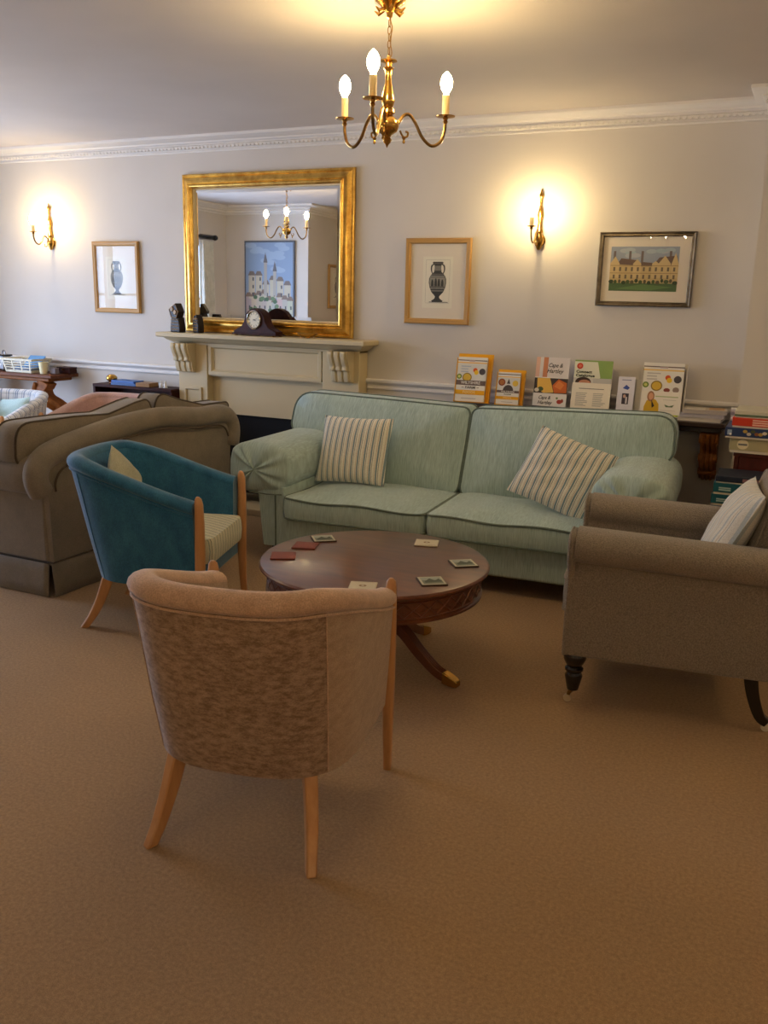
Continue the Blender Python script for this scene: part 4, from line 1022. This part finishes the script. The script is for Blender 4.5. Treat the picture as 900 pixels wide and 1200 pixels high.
def cape(p, w, h):
    p.rect(0, w, 0, h, (226, 218, 214), 1); p.rect(w*.0, w*.12, h*.58, h, (226, 184, 162), 2); p.rect(w*.22, w*.36, h*.58, h, (204, 134, 96), 2); p.rect(w*.36, w, h*.6, h, (228, 220, 218), 2)
    p.text('Cape &', w*.58, h*.84, h*.115, (50, 46, 50), 5, .3, .0005, w*.42); p.text('Hartley', w*.58, h*.725, h*.115, (50, 46, 50), 5, .3, .0005, w*.5)
    p.rect(0, w, h*.28, h*.60, (70, 58, 56), 3); p.rect(0, w, h*.585, h*.60, (240, 234, 226), 4)
    p.poly([(w*.1, h*.36), (w*.08, h*.58), (w*.46, h*.585), (w*.6, h*.30), (w*.3, h*.285)], (232, 186, 88), 4)
    p.poly([(w*.55, h*.44), (w*.72, h*.57), (w*.97, h*.5), (w*.98, h*.3), (w*.62, h*.29)], (206, 104, 48), 5); p.poly([(w*.6, h*.42), (w*.74, h*.54), (w*.9, h*.46), (w*.8, h*.36)], (222, 132, 66), 6)
    p.disc(w*.2, h*.36, .018, .014, (74, 92, 56), 6, 10); p.disc(w*.09, h*.34, .014, .012, (226, 216, 196), 6, 10)
    p.rect(0, w, 0, h*.28, (226, 222, 220), 5); p.text('Cape &', w*.34, h*.19, h*.10, (50, 46, 50), 7, .3, .0005, w*.36); p.text('Hartley', w*.36, h*.09, h*.10, (50, 46, 50), 7, .3, .0005, w*.44)
    p.disc(w*.80, h*.12, .016, .013, (168, 60, 50), 7, 12); p.disc(w*.72, h*.19, .007, .007, (110, 130, 90), 7, 8); p.disc(w*.88, h*.14, .008, .012, (150, 70, 60), 7, 8); p.rect(0, w, 0, h*.02, (60, 52, 56), 7)
leaflets('cheese brochure with pink and cream cover in the middle of the shelf', M3, .006, .20, .298, cape, -.026)
M4_, w4 = stand_m((667, 480), (712, 482), -.185, 12, 4)
holder('clear holder of green catalogues beside the cheese brochures', M4_, .232, .15, M['acrylic'])
def green(p, w, h):
    p.rect(0, w, h*.5, h, (142, 172, 96), 1); p.poly([(w*.0, h*.6), (w*.62, h*.6), (w*.7, h*.66), (w*.6, h*.97), (w*.0, h*.97)], (226, 226, 206), 2)
    p.disc(w*.14, h*.88, .018, .018, (206, 62, 44), 4); p.disc(w*.14, h*.88, .010, .010, (226, 120, 90), 5)
    p.text('Connect', w*.26, h*.765, h*.075, (34, 44, 30), 5, 0, .0008, w*.42); p.text('Catalogue', w*.30, h*.69, h*.075, (34, 44, 30), 5, 0, .0008, w*.5)
    p.rect(0, w, h*.52, h*.645, (206, 202, 196), 3); p.disc(w*.26, h*.56, .046, .030, (64, 44, 38), 4); p.disc(w*.30, h*.54, .036, .020, (190, 132, 104), 5)
    p.rect(w*.52, w, h*.52, h*.645, (190, 188, 184), 4)
leaflets('green and white catalogue with red badge in the clear holder', M4_, .006, .22, .292, green, -.026)
nt_ = tag(G().box(.004, .228, .006, .164, .0075, .0085).build('notice_card', flat((238, 230, 214), .5)), 'cream printed notice card in front of the green catalogue', 'card'); nt_.matrix_world = M4_
pp = Print(.0086); pp.rect(.045, .19, .128, .132, (120, 116, 112), 1); pp.lines(.03, .10, .105, 9, .009, (170, 166, 160), .004, 1, 3); pp.lines(.13, .205, .105, 9, .009, (176, 172, 166), .004, 1, 5); pp.build('printed_lines', nt_)
M5, w5 = stand_m((720, 483), (739, 485), -.175, 12, 4)
def blueleaf(p, w, h):
    p.rect(0, w, 0, h, (222, 220, 232), 1); p.rect(w*.22, w*.78, h*.90, h*.92, (120, 126, 170), 3); p.poly([(w*.3, h*.68), (w*.5, h*.78), (w*.72, h*.70), (w*.6, h*.64)], (62, 84, 168), 3)
    p.rect(w*.3, w*.7, h*.24, h*.54, (64, 56, 72), 3); p.disc(w*.45, h*.46, .008, .010, (206, 168, 150), 4); p.rect(w*.52, w*.62, h*.26, h*.44, (212, 208, 214), 4); p.rect(0, w, 0, h*.03, (150, 140, 200), 3)
holder('clear slim holder between the catalogue and the last brochure', M5, .102, .12, M['acrylic'])
leaflets('slim pale lilac leaflet with small dark photo', M5, .004, .094, .208, blueleaf, -.024)
for k, (px, hh_) in enumerate(((743, .205), (750, .205))):
    Mx, _ = stand_m((px, 485), (px+6, 485), -.175, 12, 4)
    e = tag(G().box(0, .10, .001, hh_, -.048-.014*k, -.037-.014*k).build('leaflet', flat((200, 194, 180)), bevel=.001), ['spare cream leaflet standing just behind the slim lilac leaflet', 'spare cream leaflet between slim leaflet and last brochure'][k], 'leaflet', 'leaflets on the wall shelf'); e.matrix_world = Mx @ Matrix.Translation((-.045, 0, 0))
M6, w6 = stand_m((747, 487), (791, 491), -.20, 13, 4)
holder('white leaflet holder nearest the pile of papers', M6, .245, .31, flat((214, 206, 192), .5), depth=.04)
def lady(p, w, h):
    p.rect(0, w, h*.915, h*.935, BRN, 2); p.rect(0, w, h*.85, h*.875, (240, 200, 110), 2); p.rect(w*.4, w*.6, h*.90, h*.93, (190, 170, 170), 3)
    p.lines(w*.1, w*.45, h*.81, 3, h*.055, (196, 190, 186), h*.022, 3); food_row(p, w, h*.62, 1.05); p.disc(w*.62, h*.49, .018, .012, (140, 70, 60), 3, 10); p.disc(w*.84, h*.50, .018, .016, (150, 130, 120), 3, 10)
    p.rect(0, w, 0, h*.46, (240, 234, 222), 5)
    p.poly([(w*.10, h*.03), (w*.48, h*.03), (w*.46, h*.22), (w*.38, h*.30), (w*.28, h*.32), (w*.16, h*.28), (w*.10, h*.16)], (214, 170, 40), 6)
    p.disc(w*.25, h*.36, .020, .030, (170, 120, 84), 6); p.disc(w*.255, h*.36, .013, .020, (222, 164, 130), 7); p.poly([(w*.27, h*.30), (w*.36, h*.18), (w*.30, h*.14)], (54, 44, 44), 7)
    p.rect(w*.36, w*.92, h*.355, h*.375, (186, 196, 150), 6); p.rect(w*.56, w*.88, h*.30, h*.31, (206, 202, 194), 6); p.poly([(w*.6, h*.22), (w*.64, h*.17), (w*.80, h*.17), (w*.84, h*.22), (w*.72, h*.19)], (110, 130, 90), 6)
    p.rect(w*.5, w*.88, h*.1, h*.11, (206, 202, 194), 6); p.rect(0, w, 0, h*.03, (196, 204, 60), 7)
leaflets('food brochure showing a person in a mustard jacket', M6, .006, .222, .300, lady, -.036)
# pile of papers at the right end
for k in range(3):
    pb = [(236, 226, 212), (206, 200, 204), (198, 188, 180)][k]; c_ = W(826, 490, -.12)
    z0_ = SZ+.001+.022*(k)
    e = empty('paper_stack', ['bottom bundle of papers in the pile at the shelf end', 'middle bundle of papers in the pile at the shelf end', 'top magazines on the paper pile at the shelf end'][k], 'papers', (c_.x+.01*k-.02, -.118-.006*k, z0_), radians(-2+3*k), group='paper pile on the shelf')
    for j in range(4): G().box(-.115, .115, -.085, .085, j*.0054, j*.0054+.0048).build('sheet_bundle', flat((pb[0]-4*j, pb[1]-4*j, pb[2]-3*j), .6), e)
    if k == 2:
        q = Print(.0211); q.rect(-.112, .112, -.082, .082, (190, 180, 164), 1); q.rect(-.1, 0, -.07, .06, (214, 206, 190), 2); q.rect(.02, .1, -.05, .07, (184, 144, 100), 2); q.build('printed_cover', e)

# radiator under the shelf
rd = empty('radiator', 'cream panel radiator on the wall just past the sofa end', 'radiator', (-1.22, -.03, .12))
G().box(-.55, .55, -.075, -.045, 0, .535).build('panel', M['cream'], rd, bevel=.008)
for k in range(26): G().box(-.525+k*.042, -.501+k*.042, -.082, -.075, .04, .50).build('flute', M['cream'], rd, bevel=.003)
G().box(-.55, .55, -.08, -.005, .528, .54).build('top_grille', M['cream'], rd, bevel=.003)
for s in (-.45, .45): G().box(s-.02, s+.02, -.045, .028, .1, .45).build('bracket', M['cream'], rd)
for s in (-.50, .50): G().tube([(s, -.05, 0), (s, -.05, -.12)], .008, 8).build('pipe', M['cream'], rd)

# ------------------------------------------------------------------ bookcase, games at the right
bkc = empty('bookcase', 'dark red wooden bookcase behind the taupe armchair, games on top', 'bookcase', (-.06, -.43, 0))
BZ = .735
G().box(-.25, .40, -.14, .14, BZ-.02, BZ).build('top_board', M['red_case'], bkc, bevel=.003)
for a in (-.245, .375): G().box(a, a+.02, -.135, .14, .0, BZ-.02).build('side_board', M['red_case'], bkc)
G().box(-.225, .375, .12, .135, .0, BZ-.02).build('back_board', M['red_case'], bkc)
for z in (.04, .36): G().box(-.225, .375, -.13, .12, z, z+.02).build('shelf', M['red_case'], bkc)
G().box(-.225, .10, -.13, -.115, .38, BZ-.02).build('door', M['red_case'], bkc, bevel=.003)
G().box(-.34, .40, -.42, -.14, .0, .36).build('ledge', M['red_case'], bkc, bevel=.004)
def game_box(name, label, x0, x1, y0, y1, z, h, c, art=None, rz=0, group='game boxes on the bookcase'):
    e = empty(name, label, 'game box', ((x0+x1)/2, (y0+y1)/2, z), radians(rz), group=group); w, d = (x1-x0)/2, (y1-y0)/2
    G().box(-w+.003, w-.003, -d+.003, d-.003, 0, h*.5).build('tray', flat((214, 206, 190), .6), e)
    G().box(-w, w, -d, d, h*.18, h).build('lid', flat(c, .45), e, bevel=.0015)
    if art:
        p = Print(0); art(p, 2*w, h*.80); o = p.build('side_print', e); o.matrix_local = Matrix.Translation((-w, -d-.0008, h*.19)) @ Matrix.Rotation(pi/2, 4, 'X')
    return e
def art_tan(p, w, h):
    p.disc(w*.12, h*.5, h*.46, h*.42, (226, 214, 180), 1); p.rect(w*.08, w*.16, h*.42, h*.56, (110, 110, 110), 2); p.rect(w*.34, w*.62, h*.55, h*.72, (178, 84, 54), 1); p.rect(w*.4, w*.56, h*.2, h*.3, (190, 140, 60), 1)
def art_blue(p, w, h):
    p.rect(w*.02, w*.06, h*.15, h*.75, (150, 170, 200), 1); p.disc(w*.05, h*.25, h*.13, h*.13, (230, 230, 230), 2)
    for k in range(9):
        r = random.Random(k); p.disc(w*(.18+.035*k), h*(.3+.4*r.random()), h*.26, h*.2, ((190, 160, 80), (210, 200, 180), (84, 92, 60), (140, 90, 60))[k % 4], 1+k % 3, 10)
    p.rect(w*.62, w*.68, h*.2, h*.7, (120, 140, 180), 1)
def art_red(p, w, h):
    p.rect(w*.2, w*.36, h*.12, h*.3, (240, 190, 170), 1); p.rect(w*.2, w*.36, h*.4, h*.58, (240, 190, 170), 1); p.rect(w*.2, w*.36, h*.68, h*.86, (240, 190, 170), 1); p.rect(w*.54, w*.62, 0, h, (70, 40, 30), 1); p.disc(w*.58, h*.5, h*.3, h*.3, (180, 130, 80), 2)
zz = BZ+.001
game_box('game_box', 'sage coloured game box with round badge, lowest on the bookcase', -.335, .20, -.585, -.305, zz, .075, (178, 168, 130), art_tan); zz += .0755
game_box('game_box', 'dark blue game box with picture strip on the bookcase', -.362, .16, -.60, -.31, zz, .054, (44, 62, 104), art_blue, 1); zz += .0545
game_box('game_box', 'red game box stacked upon the dark blue game box', -.330, .15, -.60, -.31, zz, .050, (206, 62, 38), art_red, -1); zz += .0505
game_box('game_box', 'flat white and green game box topmost on the bookcase', -.325, .15, -.59, -.31, zz, .034, (206, 202, 184), lambda p, w, h: p.rect(0, w, 0, h*.35, (92, 112, 84), 1)); zz += .035
def art_teal(t):
    def f(p, w, h):
        for a in (.12, .34): p.rect(w*.10, w*.32, h*(a+.08), h*(a+.24), (170, 196, 200), 1)
        if t: p.text('T', w*.66, h*.5, h*.42, (190, 206, 206), 1)
    return f
zz = .361
game_box('game_box', 'yellow game box lowest visible in the pile beside the bookcase', -.385, -.13, -.835, -.585, zz, .086, (196, 164, 40), lambda p, w, h: p.rect(w*.1, w*.5, h*.1, h*.5, (110, 96, 40), 1), 0, 'game boxes beside the bookcase'); zz += .087
game_box('game_box', 'navy game box with portrait picture in the pile beside the bookcase', -.375, -.12, -.835, -.585, zz, .056, (36, 60, 100), lambda p, w, h: (p.disc(w*.62, h*.5, h*.3, h*.4, (150, 96, 60), 1), p.rect(w*.08, w*.16, h*.2, h*.8, (150, 176, 210), 1)), 1, 'game boxes beside the bookcase'); zz += .057
game_box('game_box', 'lower teal game box with white lettering beside the bookcase', -.372, -.118, -.835, -.585, zz, .056, (30, 92, 108), art_teal(True), -1, 'game boxes beside the bookcase'); zz += .057
game_box('game_box', 'upper teal game box without lettering at right beside the bookcase', -.368, -.115, -.835, -.585, zz, .056, (30, 96, 112), art_teal(False), 0, 'game boxes beside the bookcase'); zz += .057
game_box('game_box', 'dark navy game box topmost in the pile beside the bookcase', -.365, -.12, -.83, -.59, zz, .034, (36, 44, 62), lambda p, w, h: p.rect(w*.5, w*.8, h*.2, h*.8, (150, 110, 110), 1), 2, 'game boxes beside the bookcase')

# ------------------------------------------------------------------ console table at the far left
cn = empty('console_table', 'wooden console table with carved scroll legs against the left wall', 'table', (-5.75, -.16, 0))
G().box(-.49, .485, -.145, .145, .796, .823).build('table_top', M['console'], cn, bevel=.005)
G().box(-.46, .43, -.115, .13, .766, .796).build('top_moulding', M['carved'], cn, bevel=.008)
for s in (-1, 1):
    x = s*.36
    lg = G().bar(spline([(x, -.06, .766), (x-s*.02, -.08, .70), (x+s*.0, -.07, .63), (x+s*.06, -.02, .57), (x+s*.10, .02, .50), (x+s*.06, .03, .40), (x, .0, .22), (x, -.03, .05)], 4), .10, [.11]*4+[.09]*25, (0, 1, 0)).build('leg', M['carved'], cn, bevel=.012, seg=3)
    G().tube(spline([(x-s*.06, -.125, .755), (x-s*.075, -.13, .69), (x-s*.045, -.13, .63), (x+s*.02, -.10, .585), (x+s*.055, -.06, .55)], 5), .018, 8).build('carved_scroll', M['carved'], lg)
    G().box(x-.07, x+.07, -.11, .10, 0, .05).build('foot', M['carved'], cn, bevel=.01)
CZ = .8245
bs = empty('basket', 'cream slatted plastic basket full of papers on the console table', 'basket', (-5.635, -.19, CZ))
CR = flat((222, 214, 190), .5)
def basket_ring(z, o): w, d = .135+.03*z/.1-o, .085+.02*z/.1-o; return [(-w, -d, z), (w, -d, z), (w, d, z), (-w, d, z)]
G().loops([basket_ring(0, 0), basket_ring(.004, 0)]).build('basket_floor', CR, bs)
for z, h in ((.004, .014), (.092, .016)):
    g = G(); g.grid([basket_ring(z, 0), basket_ring(z+h, 0), basket_ring(z+h, .004), basket_ring(z, .004), basket_ring(z, 0)], cv=True); g.build('rim', CR, bs)
for z in (.035, .055, .074):
    g = G(); g.grid([basket_ring(z, 0), basket_ring(z+.006, 0), basket_ring(z+.006, .003), basket_ring(z, .003), basket_ring(z, 0)], cv=True); g.build('slat', CR, bs)
for k in range(4):
    x = -.125+k*.083
    for s in (-1, 1): G().bar([(x, s*.084, .0), (x*1.16, s*.105, .1)], .012, .004, (1, 0, 0)).build('upright', CR, bs)
for k, (c_, a) in enumerate((((206, 204, 206), 4), ((120, 130, 150), -6), ((108, 150, 196), 8))):
    o = G().box(-.12+.03*k, .10+.012*k, -.06, .06, 0, .012).build('magazine', flat(c_, .5), bevel=.002); o.matrix_world = Matrix.Translation((-5.63, -.19, CZ+.0055+.0125*k+(.07 if k == 9 else 0))) @ Matrix.Rotation(radians(a*.4), 4, 'Z')
    o.location.z = CZ+.085+.0125*k if False else CZ+.0055+.0125*k
    tag(o, ['grey magazine lying lowest in the cream basket', 'slate coloured magazine in the middle of the cream basket pile', 'blue magazine topmost in the cream basket'][k], 'magazine', 'magazines in the basket')
o = tag(G().bar([(0, 0, 0), (.012, .07, .078)], .16, .008, (1, 0, 0)).build('magazine', flat((110, 160, 206), .5)), 'pale blue magazine sticking up out of the cream basket', 'magazine', 'magazines in the basket'); o.matrix_world = Matrix.Translation((-5.60, -.18, CZ+.0435))
o = tag(G().lathe([(.001, 0), (.026, 0), (.036, .088), (.039, .090), (.034, .090), (.024, .004), (.001, .004)], n=20).build('paper_cup', flat((232, 220, 176), .6)), 'cream paper cup in front of the basket on the console', 'cup'); o.location = (-5.40, -.245, CZ)
cc = empty('carriage_clock', 'small grey carriage clock with handle at the left photo edge', 'clock', (-5.865, -.20, CZ), radians(-20))
G().box(-.055, .055, -.04, .04, 0, .012).build('base', M['black_wood'], cc, bevel=.003); G().box(-.048, .048, -.034, .034, .012, .115).build('case', flat((172, 176, 184), .3), cc, bevel=.003)
G().box(-.06, .06, -.044, .044, .115, .128).build('top_plate', M['black_wood'], cc, bevel=.003)
G().lathe([(.001, -.036), (.030, -.036), (.032, -.033)], (0, 0, .068), 24, 'y').build('dial', flat((222, 220, 214), .4), cc)
for a, l_ in ((.3, .018), (2.1, .024)): G().bar([(0, -.037, .068), (l_*sin(a), -.037, .068+l_*cos(a))], .002, .002, (0, 1, 0)).build('hand', flat((30, 30, 34)), cc)
G().tube([(-.03, 0, .128), (-.026, 0, .15), (0, 0, .158), (.026, 0, .15), (.03, 0, .128)], .005, 8).build('handle', flat((150, 150, 156), .3, .5, .8), cc)
o = tag(G().box(-.03, .03, -.02, .02, 0, .045).build('small_box', flat((128, 116, 116), .6), bevel=.003), 'small grey box between paper cup and dark box on the console', 'box'); o.location = (-5.335, -.20, CZ)
bx = empty('wooden_box', 'dark wooden trinket box on the console table', 'box', (-5.30, -.10, CZ))
G().box(-.065, .065, -.04, .04, 0, .036).build('body', M['mahogany_dark'], bx, bevel=.003); G().box(-.068, .068, -.043, .043, .037, .05).build('lid', M['mahogany_dark'], bx, bevel=.004); G().box(-.008, .008, -.046, -.042, .028, .042).build('clasp', M['brass'], bx)

# low bookcase between console and fireplace
lb = empty('bookcase', 'low dark mahogany bookcase beside the cream fireplace', 'bookcase', (-4.57, -.105, 0))
LZ = .775; hwb = .375
G().box(-hwb, hwb, -.10, .085, LZ-.022, LZ).build('top_board', M['mahogany_dark'], lb, bevel=.003)
for a in (-hwb, hwb-.02): G().box(a, a+.02, -.095, .085, 0, LZ-.022).build('side_board', M['mahogany_dark'], lb)
G().box(-hwb+.02, hwb-.02, .07, .082, .0, LZ-.022).build('back_board', M['mahogany_dark'], lb)
for z in (.05, .40): G().box(-hwb+.02, hwb-.02, -.09, .07, z, z+.018).build('shelf', M['mahogany_dark'], lb)
bo = empty('brass_ornament', 'round brass ball ornament on the low mahogany bookcase', 'ornament', (-4.80, -.15, LZ+.001))
G().lathe([(.022, 0), (.024, .006), (.012, .012), (.001, .014)], n=16).build('base', M['brass'], bo)
G().lathe([(.001, .012), (.022, .016), (.038, .032), (.042, .046), (.036, .060), (.020, .071), (.001, .074)], n=24).build('ball', M['brass'], bo)
def book(label, x, y, z, w, d, h, c, rz):
    e = empty('book', label, 'book', (x, y, z), radians(rz), group='books on the low bookcase')
    G().box(-w, w-.004, -d+.003, d-.003, .002, h-.002).build('pages', flat((222, 212, 188)), e)
    for a, b in ((0, .002), (h-.002, h)): G().box(-w, w, -d, d, a, b).build('cover', flat(c, .4), e)
    G().box(w-.003, w, -d, d, .002, h-.002).build('spine', flat(c, .4), e)
    G().box(-w, w, -d-.0005, -d+.002, .002, h-.002).build('spine_band', flat(c, .4), e)
book('blue book lying flat, lowest on the mahogany bookcase', -4.655, -.135, LZ+.001, .115, .06, .018, (70, 104, 160), 2)
book('bright blue book lying on another blue book', -4.66, -.135, LZ+.0195, .11, .055, .016, (52, 96, 168), -2)
book('brown book at the end of the blue books', -4.475, -.135, LZ+.001, .06, .055, .028, (150, 112, 66), 3)
for k, x in enumerate((-4.335, -4.295)):
    e = empty('china_figurine', ['small white china figurine nearer the books', 'small white china figurine nearer the fireplace'][k], 'figurine', (x, -.145, LZ+.001), group='white china figurines')
    G().lathe([(.016, 0), (.017, .004), (.012, .008), (.013, .02), (.009, .032), (.004, .036), (.001, .036)], n=14).build('body', flat((232, 230, 226), .2), e)
    G().lathe([(.001, .033), (.006, .036), (.008, .043), (.005, .05), (.001, .052)], n=12).build('head', flat((232, 230, 226), .2), e)
